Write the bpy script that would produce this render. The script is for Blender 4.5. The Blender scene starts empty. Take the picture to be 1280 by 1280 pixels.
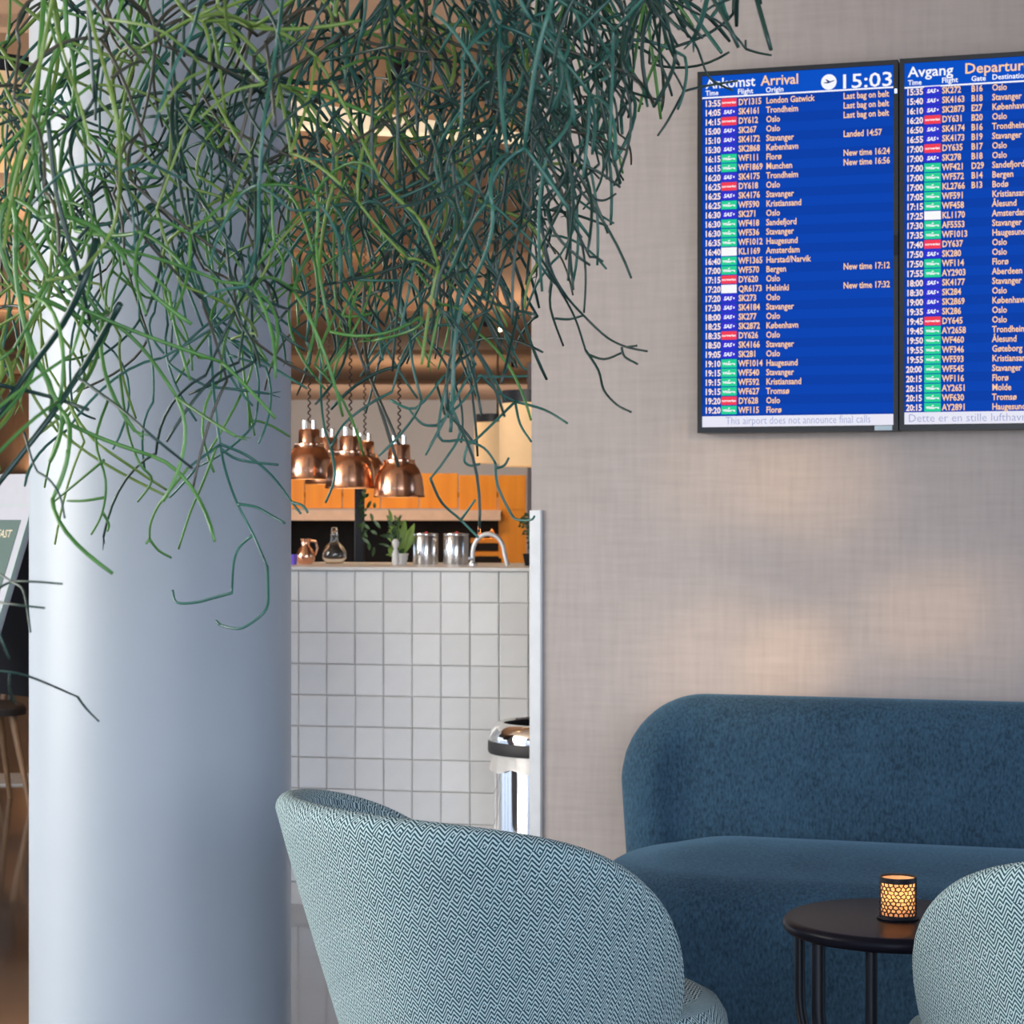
import bpy, bmesh, math, random
from mathutils import Vector, Matrix
import numpy as np
C = bpy.context.scene.collection
R = math.radians
F = 2667.0            # focal length in pixels of the 1280 frame (50 mm, 24 mm high sensor)
H = 1.30              # camera height
# ------------------------------------------------------------------ camera
cd = bpy.data.cameras.new('camera'); cam = bpy.data.objects.new('camera', cd); C.objects.link(cam)
cam.location = (0, 0, H); cam.rotation_euler = (R(90), 0, 0)
cd.sensor_width = 24; cd.sensor_height = 24; cd.sensor_fit = 'HORIZONTAL'; cd.lens = 24*F/1280
cd.clip_start = 0.05; cd.clip_end = 200
cd.dof.use_dof = True; cd.dof.focus_distance = 3.7; cd.dof.aperture_fstop = 9.0
bpy.context.scene.camera = cam
vs = bpy.context.scene.view_settings
vs.view_transform = 'Standard'; vs.look = 'None'; vs.exposure = 0.0; vs.gamma = 1.0; vs.use_curve_mapping = False
# ------------------------------------------------------------------ world: overcast-blue daylight, whiter at the horizon
w = bpy.data.worlds.new('world'); bpy.context.scene.world = w; w.use_nodes = True
nt = w.node_tree; nt.nodes.clear()
out = nt.nodes.new('ShaderNodeOutputWorld'); bg = nt.nodes.new('ShaderNodeBackground')
tc = nt.nodes.new('ShaderNodeTexCoord'); sx = nt.nodes.new('ShaderNodeSeparateXYZ'); cr = nt.nodes.new('ShaderNodeValToRGB')
mp = nt.nodes.new('ShaderNodeMapRange'); mp.inputs[1].default_value = -1; mp.inputs[2].default_value = 1
nt.links.new(tc.outputs['Generated'], sx.inputs[0]); nt.links.new(sx.outputs['Z'], mp.inputs[0]); nt.links.new(mp.outputs[0], cr.inputs[0])
e = cr.color_ramp.elements
e[0].position = 0.0; e[0].color = (.10, .09, .085, 1); e[1].position = 1.0; e[1].color = (.20, .38, .80, 1)
for p, c in ((.47, (.14, .135, .13, 1)), (.505, (.80, .88, 1.0, 1)), (.62, (.46, .66, 1.0, 1))):
    q = e.new(p); q.color = c
nt.links.new(cr.outputs[0], bg.inputs[0]); bg.inputs[1].default_value = 2.0; nt.links.new(bg.outputs[0], out.inputs[0])

def light(kind, name, loc, target, energy, color, size=None, size_y=None, **kw):
    l = bpy.data.lights.new(name, kind); o = bpy.data.objects.new(name, l); C.objects.link(o)
    o.location = loc; l.energy = energy; l.color = color
    if target is not None: o.rotation_euler = (Vector(target)-Vector(loc)).to_track_quat('-Z', 'Y').to_euler()
    if kind == 'AREA':
        l.shape = 'RECTANGLE'; l.size = size; l.size_y = size_y or size
    elif size is not None and kind != 'SUN': l.shadow_soft_size = size
    for k, v in kw.items(): setattr(l, k, v)
    return o
# daylight through the glazing left of the column and behind the camera
light('AREA', 'window_daylight_left', (-5.5, 4.0, 1.9), (-.8, 4.6, 1.1), 360, (1.0, .96, .88), 3.2, 3.0)
light('AREA', 'window_daylight_behind', (1.0, -4.2, 2.2), (.6, 6, 1.2), 300, (.90, .93, 1.0), 6.0, 2.6)
# warm cafe light: unseen fills added to brighten ceiling and far wall, plus a downlight
for i, (x, y, en) in enumerate(((-1.2, 8.3, 12), (-2.6, 11.0, 28), (.2, 15.5, 26), (-3.5, 16.0, 32), (-1.0, 22.0, 22), (-5.0, 24.0, 22))):
    light('AREA', 'cafe_ceiling_fill', (x, y, 1.75), (x, y, 4), en, (1.0, .76, .54), .8, .8)
light('AREA', 'cafe_downlight', (-.4, 8.9, 2.7), (-.4, 8.6, 0), 10, (1.0, .78, .55), .8, .5)
light('AREA', 'cafe_back_fill', (-1.5, 25.5, 1.5), (-1.5, 29.5, 1.7), 120, (1.0, .90, .82), 5, .5)
# ------------------------------------------------------------------ projections onto real planes
def P(px, py, y): return Vector(((px-640)/F*y, y, H-(py-640)/F*y))
AW = R(17.15)
WR = Vector((math.cos(AW), -math.sin(AW), 0)); WN = Vector((-math.sin(AW), -math.cos(AW), 0)); WE = Vector((.0570, 6.253, 0))
def W(s, t, h): return WE + WR*s + WN*t + Vector((0, 0, h))     # wall frame: along, out towards the room, up
def wall_sh(px, py, t=0):
    a = (px-640)/F; o = WE + WN*t
    s = (a*o.y - o.x)/(WR.x - a*WR.y); y = o.y + s*WR.y
    return s, H-(py-640)/F*y
# ------------------------------------------------------------------ materials
M = {}
def mat(name, col, rough=.6, metal=0.0, noise=0.0, nscale=20, bump=0.0, bscale=60, col2=None, emis=None, estr=0, coat=0, sheen=0, trans=0, stretch=None, ior=None, alpha=None, randobj=0, coords='Object'):
    m = bpy.data.materials.new(name); m.use_nodes = True; n = m.node_tree; b = n.nodes['Principled BSDF']
    b.inputs['Base Color'].default_value = (*col, 1); b.inputs['Roughness'].default_value = rough; b.inputs['Metallic'].default_value = metal
    if coat: b.inputs['Coat Weight'].default_value = coat; b.inputs['Coat Roughness'].default_value = .08
    if sheen: b.inputs['Sheen Weight'].default_value = sheen; b.inputs['Sheen Roughness'].default_value = .5
    if trans: b.inputs['Transmission Weight'].default_value = trans
    if ior: b.inputs['IOR'].default_value = ior
    if alpha is not None: b.inputs['Alpha'].default_value = alpha
    if emis: b.inputs['Emission Color'].default_value = (*emis, 1); b.inputs['Emission Strength'].default_value = estr
    tcn = n.nodes.new('ShaderNodeTexCoord'); vec = tcn.outputs[coords]
    if stretch:
        mpn = n.nodes.new('ShaderNodeMapping'); mpn.inputs['Scale'].default_value = stretch; n.links.new(vec, mpn.inputs[0]); vec = mpn.outputs[0]
    colsock = None
    if noise or col2:
        nz = n.nodes.new('ShaderNodeTexNoise'); nz.inputs['Scale'].default_value = nscale; nz.inputs['Detail'].default_value = 5
        n.links.new(vec, nz.inputs['Vector'])
        rp = n.nodes.new('ShaderNodeValToRGB'); rp.color_ramp.elements[0].position = .32; rp.color_ramp.elements[1].position = .68
        c2 = col2 or tuple(min(1, c*(1+noise)) for c in col); c1 = col if col2 else tuple(c*(1-noise) for c in col)
        rp.color_ramp.elements[0].color = (*c1, 1); rp.color_ramp.elements[1].color = (*c2, 1)
        n.links.new(nz.outputs[0], rp.inputs[0]); colsock = rp.outputs[0]
    if randobj:
        oi = n.nodes.new('ShaderNodeObjectInfo'); mr = n.nodes.new('ShaderNodeMapRange'); mr.inputs[3].default_value = 1-randobj; mr.inputs[4].default_value = 1+randobj*.5
        n.links.new(oi.outputs['Random'], mr.inputs[0])
        hs = n.nodes.new('ShaderNodeHueSaturation'); n.links.new(mr.outputs[0], hs.inputs['Value'])
        if colsock: n.links.new(colsock, hs.inputs['Color'])
        else: hs.inputs['Color'].default_value = (*col, 1)
        colsock = hs.outputs[0]
    if colsock: n.links.new(colsock, b.inputs['Base Color'])
    if bump:
        nb = n.nodes.new('ShaderNodeTexNoise'); nb.inputs['Scale'].default_value = bscale; nb.inputs['Detail'].default_value = 4
        bp = n.nodes.new('ShaderNodeBump'); bp.inputs['Strength'].default_value = bump; bp.inputs['Distance'].default_value = .004
        n.links.new(vec, nb.inputs['Vector']); n.links.new(nb.outputs[0], bp.inputs['Height']); n.links.new(bp.outputs[0], b.inputs['Normal'])
    M[name] = m; return m
def node_math(n, op, a, b=None, c=None):
    x = n.nodes.new('ShaderNodeMath'); x.operation = op
    for i, v in enumerate((a, b, c)):
        if v is None: continue
        if isinstance(v, (int, float)): x.inputs[i].default_value = v
        else: n.links.new(v, x.inputs[i])
    return x.outputs[0]
mat('column_paint', (.35, .395, .445), .42, noise=.015, nscale=6, bump=.12, bscale=9)
mat('floor_wood', (.075, .058, .048), .16, coat=1.0, col2=(.13, .10, .082), nscale=3, stretch=(14, 1, 1), bump=.05)
mat('ceiling_brown', (.42, .255, .16), .75, noise=.08, nscale=1.2)
mat('ceiling_lounge', (.50, .40, .33), .8)
mat('wall_gray', (.42, .39, .37), .85, noise=.04, nscale=2)
mat('wall_brown', (.30, .17, .09), .7, noise=.15, nscale=4, stretch=(6, 6, .6))
mat('tile_glaze', (.84, .84, .825), .13, noise=.03, nscale=9, bump=.5, bscale=11, coat=.5, randobj=.05)
mat('grout', (.42, .42, .41), .9, noise=.1)
mat('worktop', (.80, .79, .77), .35, noise=.04)
mat('aluminium', (.80, .82, .84), .4, .45, noise=.03)
mat('chrome', (.86, .84, .81), .06, 1.0, bump=.06, bscale=5, stretch=(1, 1, .12))
mat('steel_brushed', (.74, .74, .74), .20, 1.0, noise=.05, nscale=50)
mat('copper', (.96, .54, .36), .17, 1.0, noise=.06, nscale=14, bump=.03, bscale=20)
mat('black_metal', (.008, .010, .015), .42, noise=.1); M['black_metal'].node_tree.nodes['Principled BSDF'].inputs['Specular IOR Level'].default_value = .3
mat('black_lacquer', (.009, .009, .015), .33, bump=.03, bscale=120); M['black_lacquer'].node_tree.nodes['Principled BSDF'].inputs['Specular IOR Level'].default_value = .10
mat('black_plastic', (.012, .016, .020), .38, noise=.1)
mat('rubber', (.02, .02, .022), .6, noise=.1)
mat('cord_fabric', (.030, .020, .016), .85, noise=.2)
mat('bag_plastic', (.80, .78, .76), .35, trans=.35, bump=.8, bscale=28, noise=.05)
mat('wood_orange', (.62, .22, .012), .45, col2=(.74, .30, .02), nscale=3, stretch=(5, 5, .5))
mat('wood_lip', (.62, .47, .40), .5, noise=.06)
mat('wood_leg', (.22, .13, .07), .5, noise=.2, nscale=8, stretch=(8, 8, 1))
mat('dark_seat', (.018, .017, .020), .6, noise=.15)
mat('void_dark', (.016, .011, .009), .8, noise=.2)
mat('shade_fabric', (.66, .47, .28), .9, noise=.03, emis=(1.0, .62, .30), estr=.30)
mat('lamp_diffuser', (.9, .8, .65), .6, emis=(1.0, .80, .52), estr=.75, noise=.02)
mat('lamp_lens', (1, .9, .7), .3, emis=(1.0, .78, .5), estr=4.0, noise=.02)
mat('glass', (.93, .95, .95), .02, trans=1.0, ior=1.45)
mat('white_ceramic', (.82, .82, .80), .25, noise=.02)
mat('red_plastic', (.75, .03, .03), .4, noise=.05)
mat('purple_glass', (.20, .12, .75), .15, noise=.05)
mat('board_white', (.40, .41, .47), .45, noise=.02)
mat('board_green', (.075, .125, .115), .5, noise=.03)
mat('board_ink', (.62, .55, .40), .6, noise=.02)
mat('board_frame', (.35, .46, .44), .35, noise=.03)
mat('leaf_fresh', (.16, .30, .05), .45, col2=(.32, .46, .10), nscale=8, sheen=.0)
mat('leaf_dark', (.030, .075, .028), .5, col2=(.06, .13, .045), nscale=12)
mat('terracotta', (.30, .30, .29), .8, noise=.1)
mat('wax', (.9, .8, .65), .5, emis=(1.0, .50, .16), estr=1.2)
mat('flame', (1, .8, .5), .5, emis=(1.0, .75, .38), estr=12)
mat('sticker', (.45, .58, .66), .5, noise=.02)
mat('led', (.5, .6, 1), .4, emis=(.45, .55, 1.0), estr=1.6)
# stems of the plant: varied greens, the dark one also standing for backlit stems
for nme, a, b_ in (('stem_teal', (.014, .080, .066), (.050, .185, .135)), ('stem_green', (.040, .150, .030), (.115, .300, .060)),
                   ('stem_lime', (.130, .230, .035), (.210, .320, .070)), ('stem_dark', (.006, .030, .024), (.016, .062, .044)),
                   ('stem_old', (.040, .050, .035), (.075, .060, .040))):
    mat(nme, a, .33, col2=b_, nscale=14)
# woven wall covering
def wall_fabric():
    m = mat('wall_fabric', (.40, .365, .36), .9); n = m.node_tree; b = n.nodes['Principled BSDF']
    tcn = n.nodes.new('ShaderNodeTexCoord')
    def nz(scale, st, det=3):
        mpn = n.nodes.new('ShaderNodeMapping'); mpn.inputs['Scale'].default_value = st
        x = n.nodes.new('ShaderNodeTexNoise'); x.inputs['Scale'].default_value = scale; x.inputs['Detail'].default_value = det
        n.links.new(tcn.outputs['Object'], mpn.inputs[0]); n.links.new(mpn.outputs[0], x.inputs['Vector']); return x.outputs[0]
    v = nz(60, (1, 1, .10)); h_ = nz(60, (.10, .10, 1)); big = nz(2.2, (1, 1, .6))
    s = node_math(n, 'ADD', v, h_); s = node_math(n, 'MULTIPLY_ADD', big, .9, s)
    rp = n.nodes.new('ShaderNodeMapRange'); rp.inputs[1].default_value = 1.05; rp.inputs[2].default_value = 1.85
    n.links.new(s, rp.inputs[0])
    mx = n.nodes.new('ShaderNodeMix'); mx.data_type = 'RGBA'
    mx.inputs[6].default_value = (.39, .345, .325, 1); mx.inputs[7].default_value = (.465, .41, .388, 1)
    n.links.new(rp.outputs[0], mx.inputs[0]); n.links.new(mx.outputs[2], b.inputs['Base Color'])
    bp = n.nodes.new('ShaderNodeBump'); bp.inputs['Strength'].default_value = .25; bp.inputs['Distance'].default_value = .002
    n.links.new(node_math(n, 'ADD', v, h_), bp.inputs['Height']); n.links.new(bp.outputs[0], b.inputs['Normal'])
wall_fabric()
def felt():
    m = mat('sofa_wool', (.02, .07, .13), .95, sheen=.35); n = m.node_tree; b = n.nodes['Principled BSDF']
    b.inputs['Sheen Tint'].default_value = (.25, .5, .7, 1)
    tcn = n.nodes.new('ShaderNodeTexCoord')
    mpn = n.nodes.new('ShaderNodeMapping'); mpn.inputs['Scale'].default_value = (1, 1, .5); n.links.new(tcn.outputs['Object'], mpn.inputs[0])
    a = n.nodes.new('ShaderNodeTexNoise'); a.inputs['Scale'].default_value = 150; a.inputs['Detail'].default_value = 3; n.links.new(mpn.outputs[0], a.inputs['Vector'])
    c = n.nodes.new('ShaderNodeTexNoise'); c.inputs['Scale'].default_value = 7; n.links.new(tcn.outputs['Object'], c.inputs['Vector'])
    s = node_math(n, 'MULTIPLY_ADD', c.outputs[0], .30, a.outputs[0])
    rp = n.nodes.new('ShaderNodeValToRGB'); rp.color_ramp.elements[0].position = .44; rp.color_ramp.elements[1].position = .86
    rp.color_ramp.elements[0].color = (.010, .034, .062, 1); rp.color_ramp.elements[1].color = (.036, .095, .152, 1)
    n.links.new(s, rp.inputs[0]); n.links.new(rp.outputs[0], b.inputs['Base Color'])
    bp = n.nodes.new('ShaderNodeBump'); bp.inputs['Strength'].default_value = .5; bp.inputs['Distance'].default_value = .003
    n.links.new(a.outputs[0], bp.inputs['Height']); n.links.new(bp.outputs[0], b.inputs['Normal'])
felt()
def zigzag():
    m = mat('zigzag_weave', (.3, .4, .4), .9); n = m.node_tree; b = n.nodes['Principled BSDF']
    uv = n.nodes.new('ShaderNodeTexCoord'); s = n.nodes.new('ShaderNodeSeparateXYZ'); n.links.new(uv.outputs['UV'], s.inputs[0])
    wn = n.nodes.new('ShaderNodeTexNoise'); wn.inputs['Scale'].default_value = 40; n.links.new(uv.outputs['UV'], wn.inputs['Vector'])
    jit = node_math(n, 'MULTIPLY_ADD', wn.outputs[0], .003, -.0015)
    u0 = node_math(n, 'SUBTRACT', jit, s.outputs['X'])
    v0 = node_math(n, 'MULTIPLY_ADD', u0, -.30, s.outputs['Y'])
    def em(uu):
        t = node_math(n, 'MULTIPLY', node_math(n, 'FRACT', node_math(n, 'DIVIDE', uu, .041)), 6.0)
        return node_math(n, 'SUBTRACT', 2.0, node_math(n, 'ABSOLUTE', node_math(n, 'SUBTRACT', node_math(n, 'ABSOLUTE', node_math(n, 'SUBTRACT', t, 3.0)), 1.0)))
    g = node_math(n, 'FLOOR', node_math(n, 'DIVIDE', node_math(n, 'MULTIPLY_ADD', em(u0), -.006, v0), .0350))
    u = node_math(n, 'MULTIPLY_ADD', g, .0137, u0)
    t = node_math(n, 'MULTIPLY', node_math(n, 'FRACT', node_math(n, 'DIVIDE', u, .041)), 6.0)
    ww = node_math(n, 'SUBTRACT', 2.0, node_math(n, 'ABSOLUTE', node_math(n, 'SUBTRACT', node_math(n, 'ABSOLUTE', node_math(n, 'SUBTRACT', t, 3.0)), 1.0)))
    v = node_math(n, 'MULTIPLY_ADD', ww, -.0085, v0)
    fr = node_math(n, 'FRACT', node_math(n, 'DIVIDE', v, .00875))
    tri = node_math(n, 'MULTIPLY', node_math(n, 'ABSOLUTE', node_math(n, 'SUBTRACT', fr, .5)), 2.0)
    n2 = n.nodes.new('ShaderNodeTexNoise'); n2.inputs['Scale'].default_value = 420; n.links.new(uv.outputs['UV'], n2.inputs['Vector'])
    tri2 = node_math(n, 'MULTIPLY_ADD', n2.outputs[0], .5, node_math(n, 'SUBTRACT', tri, .25))
    rp = n.nodes.new('ShaderNodeMapRange'); rp.interpolation_type = 'SMOOTHSTEP'; rp.inputs[1].default_value = .40; rp.inputs[2].default_value = .64
    n.links.new(tri2, rp.inputs[0])
    n3 = n.nodes.new('ShaderNodeTexNoise'); n3.inputs['Scale'].default_value = 60; n.links.new(uv.outputs['UV'], n3.inputs['Vector'])
    dk = n.nodes.new('ShaderNodeMix'); dk.data_type = 'RGBA'; dk.inputs[6].default_value = (.008, .026, .042, 1); dk.inputs[7].default_value = (.010, .080, .100, 1)
    n.links.new(n3.outputs[0], dk.inputs[0])
    mx = n.nodes.new('ShaderNodeMix'); mx.data_type = 'RGBA'; mx.inputs[7].default_value = (.47, .60, .61, 1); n.links.new(dk.outputs[2], mx.inputs[6])
    n.links.new(rp.outputs[0], mx.inputs[0]); n.links.new(mx.outputs[2], b.inputs['Base Color'])
    bp = n.nodes.new('ShaderNodeBump'); bp.inputs['Strength'].default_value = .4; bp.inputs['Distance'].default_value = .001
    n.links.new(tri2, bp.inputs['Height']); n.links.new(bp.outputs[0], b.inputs['Normal'])
zigzag()
def emit(name, col, s=1.0, stripes=False):
    m = bpy.data.materials.new(name); m.use_nodes = True; n = m.node_tree; b = n.nodes['Principled BSDF']
    b.inputs['Base Color'].default_value = (.002, .002, .003, 1); b.inputs['Roughness'].default_value = .5
    b.inputs['Specular IOR Level'].default_value = .03
    b.inputs['Emission Color'].default_value = (*col, 1); b.inputs['Emission Strength'].default_value = s
    if stripes:
        tcn = n.nodes.new('ShaderNodeTexCoord'); sp = n.nodes.new('ShaderNodeSeparateXYZ'); n.links.new(tcn.outputs['Object'], sp.inputs[0])
        fr = node_math(n, 'FRACT', node_math(n, 'DIVIDE', sp.outputs['Z'], .0525))
        st = node_math(n, 'GREATER_THAN', fr, .5)
        mx = n.nodes.new('ShaderNodeMix'); mx.data_type = 'RGBA'; mx.inputs[6].default_value = (.001, .056, .44, 1); mx.inputs[7].default_value = (.001, .048, .385, 1)
        n.links.new(st, mx.inputs[0]); n.links.new(mx.outputs[2], b.inputs['Emission Color'])
    M[name] = m
emit('screen_blue', (.001, .04, .32), 1.0, True)
emit('screen_header', (.001, .08, .55)); emit('ink_white', (.92, .93, 1.0)); emit('ink_peach', (1.0, .62, .34)); emit('ink_time', (1.0, .80, .74))
emit('patch_red', (.90, .05, .09)); emit('patch_blue', (.035, .03, .62)); emit('patch_green', (.02, .62, .30)); emit('patch_white', (.95, .95, .97))
emit('ticker_white', (.80, .80, .92)); emit('ink_ticker', (.34, .38, .62)); emit('ink_navy', (.02, .05, .2))
# ------------------------------------------------------------------ mesh helpers
class MB:
    def __init__(s): s.v = []; s.f = []; s.uv = []
    def add(s, vs_, fs, uv=None):
        o = len(s.v); s.v += [tuple(x) for x in vs_]; s.f += [tuple(i+o for i in f) for f in fs]
        if uv is not None: s.uv += uv
        return s
    def box(s, c, d, m=None):
        c = Vector(c); q = []
        for a in (-1, 1):
            for b in (-1, 1):
                for e_ in (-1, 1):
                    p = Vector((a*d[0]/2, b*d[1]/2, e_*d[2]/2)); p = (m @ p if m else p) + c; q.append(p)
        return s.add(q, [(0, 1, 3, 2), (4, 6, 7, 5), (0, 4, 5, 1), (2, 3, 7, 6), (0, 2, 6, 4), (1, 5, 7, 3)])
    def lathe(s, prof, seg=48, c=(0, 0, 0), a0=0, a1=2*math.pi):
        full = abs(a1-a0-2*math.pi) < 1e-6; k = seg if full else seg+1; vs_ = []; fs = []
        for i in range(k):
            a = a0+(a1-a0)*i/seg
            for r, z in prof: vs_.append((c[0]+r*math.cos(a), c[1]+r*math.sin(a), c[2]+z))
        L = len(prof)
        for i in range(seg):
            j = (i+1) % k
            for q in range(L-1): fs.append((i*L+q, j*L+q, j*L+q+1, i*L+q+1))
        return s.add(vs_, fs)
    def tube(s, pts, rad, sides=8, cap=True, flat=1.0):
        pts = [Vector(p) for p in pts]; n_ = len(pts)
        if not hasattr(rad, '__len__'): rad = [rad]*n_
        t = (pts[1]-pts[0]).normalized(); up = Vector((0, 0, 1)) if abs(t.z) < .9 else Vector((1, 0, 0))
        a = t.cross(up).normalized(); vs_ = []; fs = []
        for i in range(n_):
            if i == 0: t = pts[1]-pts[0]
            elif i == n_-1: t = pts[-1]-pts[-2]
            else: t = pts[i+1]-pts[i-1]
            t.normalize(); a = (a - t*a.dot(t)).normalized(); b = t.cross(a)
            for k in range(sides):
                an = 2*math.pi*k/sides; vs_.append(pts[i] + a*math.cos(an)*rad[i] + b*math.sin(an)*rad[i]*flat)
        for i in range(n_-1):
            for k in range(sides):
                k2 = (k+1) % sides; fs.append((i*sides+k, i*sides+k2, (i+1)*sides+k2, (i+1)*sides+k))
        if cap: fs.append(tuple(reversed(range(sides)))); fs.append(tuple(range((n_-1)*sides, n_*sides)))
        return s.add(vs_, fs)
    def obj(s, name, m, parent=None, smooth=True, loc=None, bevel=0, auto=True):
        me = bpy.data.meshes.new(name); me.from_pydata(s.v, [], s.f); me.validate()
        if s.uv:
            ul = me.uv_layers.new(name='UVMap')
            for l in me.loops: ul.data[l.index].uv = s.uv[l.vertex_index]
        bm = bmesh.new(); bm.from_mesh(me); bmesh.ops.recalc_face_normals(bm, faces=bm.faces); bm.to_mesh(me); bm.free()
        me.materials.append(M[m])
        if smooth:
            for p in me.polygons: p.use_smooth = True
        o = bpy.data.objects.new(name, me); C.objects.link(o)
        if loc is not None: o.location = loc
        if parent: o.parent = parent
        if bevel:
            b = o.modifiers.new('bevel', 'BEVEL'); b.width = bevel; b.segments = 2; b.limit_method = 'ANGLE'
        if smooth and auto:
            sm = [e_ for e_ in me.edges]
            me.set_sharp_from_angle(angle=R(40))
        return o
def tag(o, label, cat, group=None, kind=None):
    o['label'] = label; o['category'] = cat
    if group: o['group'] = group
    if kind: o['kind'] = kind
    return o
def thing(name, label, cat, loc=(0, 0, 0), rz=0, group=None):
    o = bpy.data.objects.new(name, None); C.objects.link(o); o.location = loc; o.rotation_euler = (0, 0, rz); o.empty_display_size = .1
    return tag(o, label, cat, group)
def struct(o): o['kind'] = 'structure'; return o
def quad_wall(name, p0, p1, z0, z1, thick, m, nrm):
    mb = MB(); a = Vector(p0); b = Vector(p1); n_ = Vector(nrm)*thick
    vs_ = [a, b, b+n_, a+n_]; vs_ = [(v.x, v.y, z0) for v in vs_]+[(v.x, v.y, z1) for v in vs_]
    mb.add(vs_, [(0, 1, 2, 3), (4, 7, 6, 5), (0, 4, 5, 1), (1, 5, 6, 2), (2, 6, 7, 3), (3, 7, 4, 0)])
    return struct(mb.obj(name, m, smooth=False))
# ------------------------------------------------------------------ SETTING
struct(MB().box((-2, 12, -.05), (26, 40, .1)).obj('floor', 'floor_wood', smooth=False))
CH = 2.85
struct(MB().box((-2.5, 18.6, CH+.1), (25, 23.4, .2)).obj('ceiling', 'ceiling_brown', smooth=False))       # cafe ceiling
struct(MB().box((-1, 2.6, 3.50), (16, 9.0, .2)).obj('ceiling_lounge', 'ceiling_lounge', smooth=False))
struct(MB().box((-1, 6.98, 3.22), (16, .16, .7)).obj('trim_1', 'ceiling_brown', smooth=False))             # drop between the two ceilings
for i, y in enumerate((9.2, 12.4, 16.0, 20.5, 25.2)):
    struct(MB().box((-2.5, y, CH-.02), (24, .09, .04)).obj('trim_%d' % (i+2), 'ceiling_brown', smooth=False))
quad_wall('wall_right', WE, WE+WR*4.2, 0, 3.4, .12, 'wall_fabric', -WN)
quad_wall('wall_back', (-14, 29.5, 0), (9, 29.5, 0), 0, 3.2, .2, 'wall_gray', (0, 1, 0))
quad_wall('wall_cafe_side', (2.6, 6.6, 0), (2.6, 29.5, 0), 0, 3.2, .2, 'wall_gray', (1, 0, 0))
# white corner guard on the end of the wall
z_top = 1.305
mb = MB(); prof = [(-.004, -.045), (-.004, .006), (.0, .012), (.030, .012), (.034, .006), (.034, .001), (.0, .001), (.0, -.045)]
vs_ = []
for h in (0.0, z_top):
    for s, t in prof: vs_.append(W(s, t, h))
n_ = len(prof)
mb.add(vs_, [tuple(range(n_)), tuple(reversed(range(n_, 2*n_)))]+[(i, (i+1) % n_, n_+(i+1) % n_, n_+i) for i in range(n_)])
struct(mb.obj('trim_7', 'aluminium', smooth=False))
# skirting
mb = MB(); a, b = W(.04, .001, 0), W(4.2, .001, 0)
mb.add([a, b, b+WN*.012, a+WN*.012]+[v+Vector((0, 0, .08)) for v in (a, b, b+WN*.012, a+WN*.012)], [(0, 1, 2, 3), (4, 7, 6, 5), (0, 4, 5, 1), (1, 5, 6, 2), (2, 6, 7, 3), (3, 7, 4, 0)])
struct(mb.obj('baseboard_right', 'aluminium', smooth=False))
# glazing frames left of and behind the lounge (outside the frame; they shape the reflections)
mb = MB()
for y in np.arange(-4, 9.1, 1.3): mb.box((-7.5, y, 1.7), (.10, .08, 3.4))
for z in (.05, 1.1, 3.35): mb.box((-7.5, 2.5, z), (.10, 13, .10))
struct(mb.obj('window_1', 'black_metal', smooth=False))
mb = MB()
for x in np.arange(-7.5, 6.6, 1.4): mb.box((x, -5.5, 1.7), (.08, .10, 3.4))
for z in (.05, 1.1, 3.35): mb.box((-.5, -5.5, z), (14, .10, .10))
struct(mb.obj('window_2', 'black_metal', smooth=False))
# cafe far left brown panelling and right door frame
struct(MB().box((-8.2, 24, 1.42), (9.0, .2, 2.84)).obj('wall_left', 'wall_brown', smooth=False))
a = P(661, 0, 20)
struct(MB().box((a.x+.03, 20, 1.35), (.09, .12, 2.7)).obj('door_1', 'board_white', smooth=False))
# round column
COL = Vector((4.9*math.tan(R(-9.334)), 4.9, 0))
mb = MB(); mb.lathe([(.2967, 0), (.2967, 3.4)], 128)
c_ = mb.obj('structural_column', 'column_paint', loc=COL)
struct(c_); c_.name = 'column'; c_['label'] = 'thick round white painted column standing left of the tiled counter'
# ------------------------------------------------------------------ TILED COUNTER
AC = R(12.0)
cnt = thing('tiled_counter', 'bar counter faced with glossy white square tiles under a thin white worktop', 'counter', (P(515, 0, 7.0).x, 7.0, 0), -AC)
SL, SR = -1.02, .95; TP, TH, CT = .0975, .1034, 1.119
mb = MB(); mb.box(((SL+SR)/2, .325, (CT-.012)/2), (SR-SL, .63, CT-.012)); mb.obj('counter_body', 'grout', cnt, smooth=False)
mb = MB(); mb.box(((SL+SR)/2, .32, CT-.006), (SR-SL+.02, .67, .012)); mb.obj('worktop', 'worktop', cnt, smooth=False, bevel=.003)
def tile_mesh(wd, ht):
    g = .0010; x = wd/2-g; z = ht/2-g; b_ = .0035; d = .009
    m_ = MB(); vs_ = [(-x, 0, -z), (x, 0, -z), (x, 0, z), (-x, 0, z)]+[(-x, -d*.7, -z), (x, -d*.7, -z), (x, -d*.7, z), (-x, -d*.7, z)]+[(-x+b_, -d, -z+b_), (x-b_, -d, -z+b_), (x-b_, -d, z-b_), (-x+b_, -d, z-b_)]
    fs = [(8, 9, 10, 11)]
    for o1 in (0, 4):
        for i in range(4): j = (i+1) % 4; fs.append((o1+i, o1+j, o1+4+j, o1+4+i))
    return m_.add(vs_, fs)
rng = random.Random(4)
proto = tile_mesh(TP, TH).obj('tile', 'tile_glaze', cnt, smooth=False)
nc = 0
i0, i1 = math.floor(SL/TP)+1, math.floor(SR/TP)
for ci in range(i0, i1):
    for rj in range(10):
        z = CT-.012-TH*(rj+.5)
        if nc == 0: o = proto
        else: o = proto.copy(); C.objects.link(o); o.parent = cnt
        nc += 1
        o.location = ((ci+.5)*TP, .010+rng.uniform(-.0012, .0008), z)
        o.rotation_euler = (rng.gauss(0, .011), 0, rng.gauss(0, .013))
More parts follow.
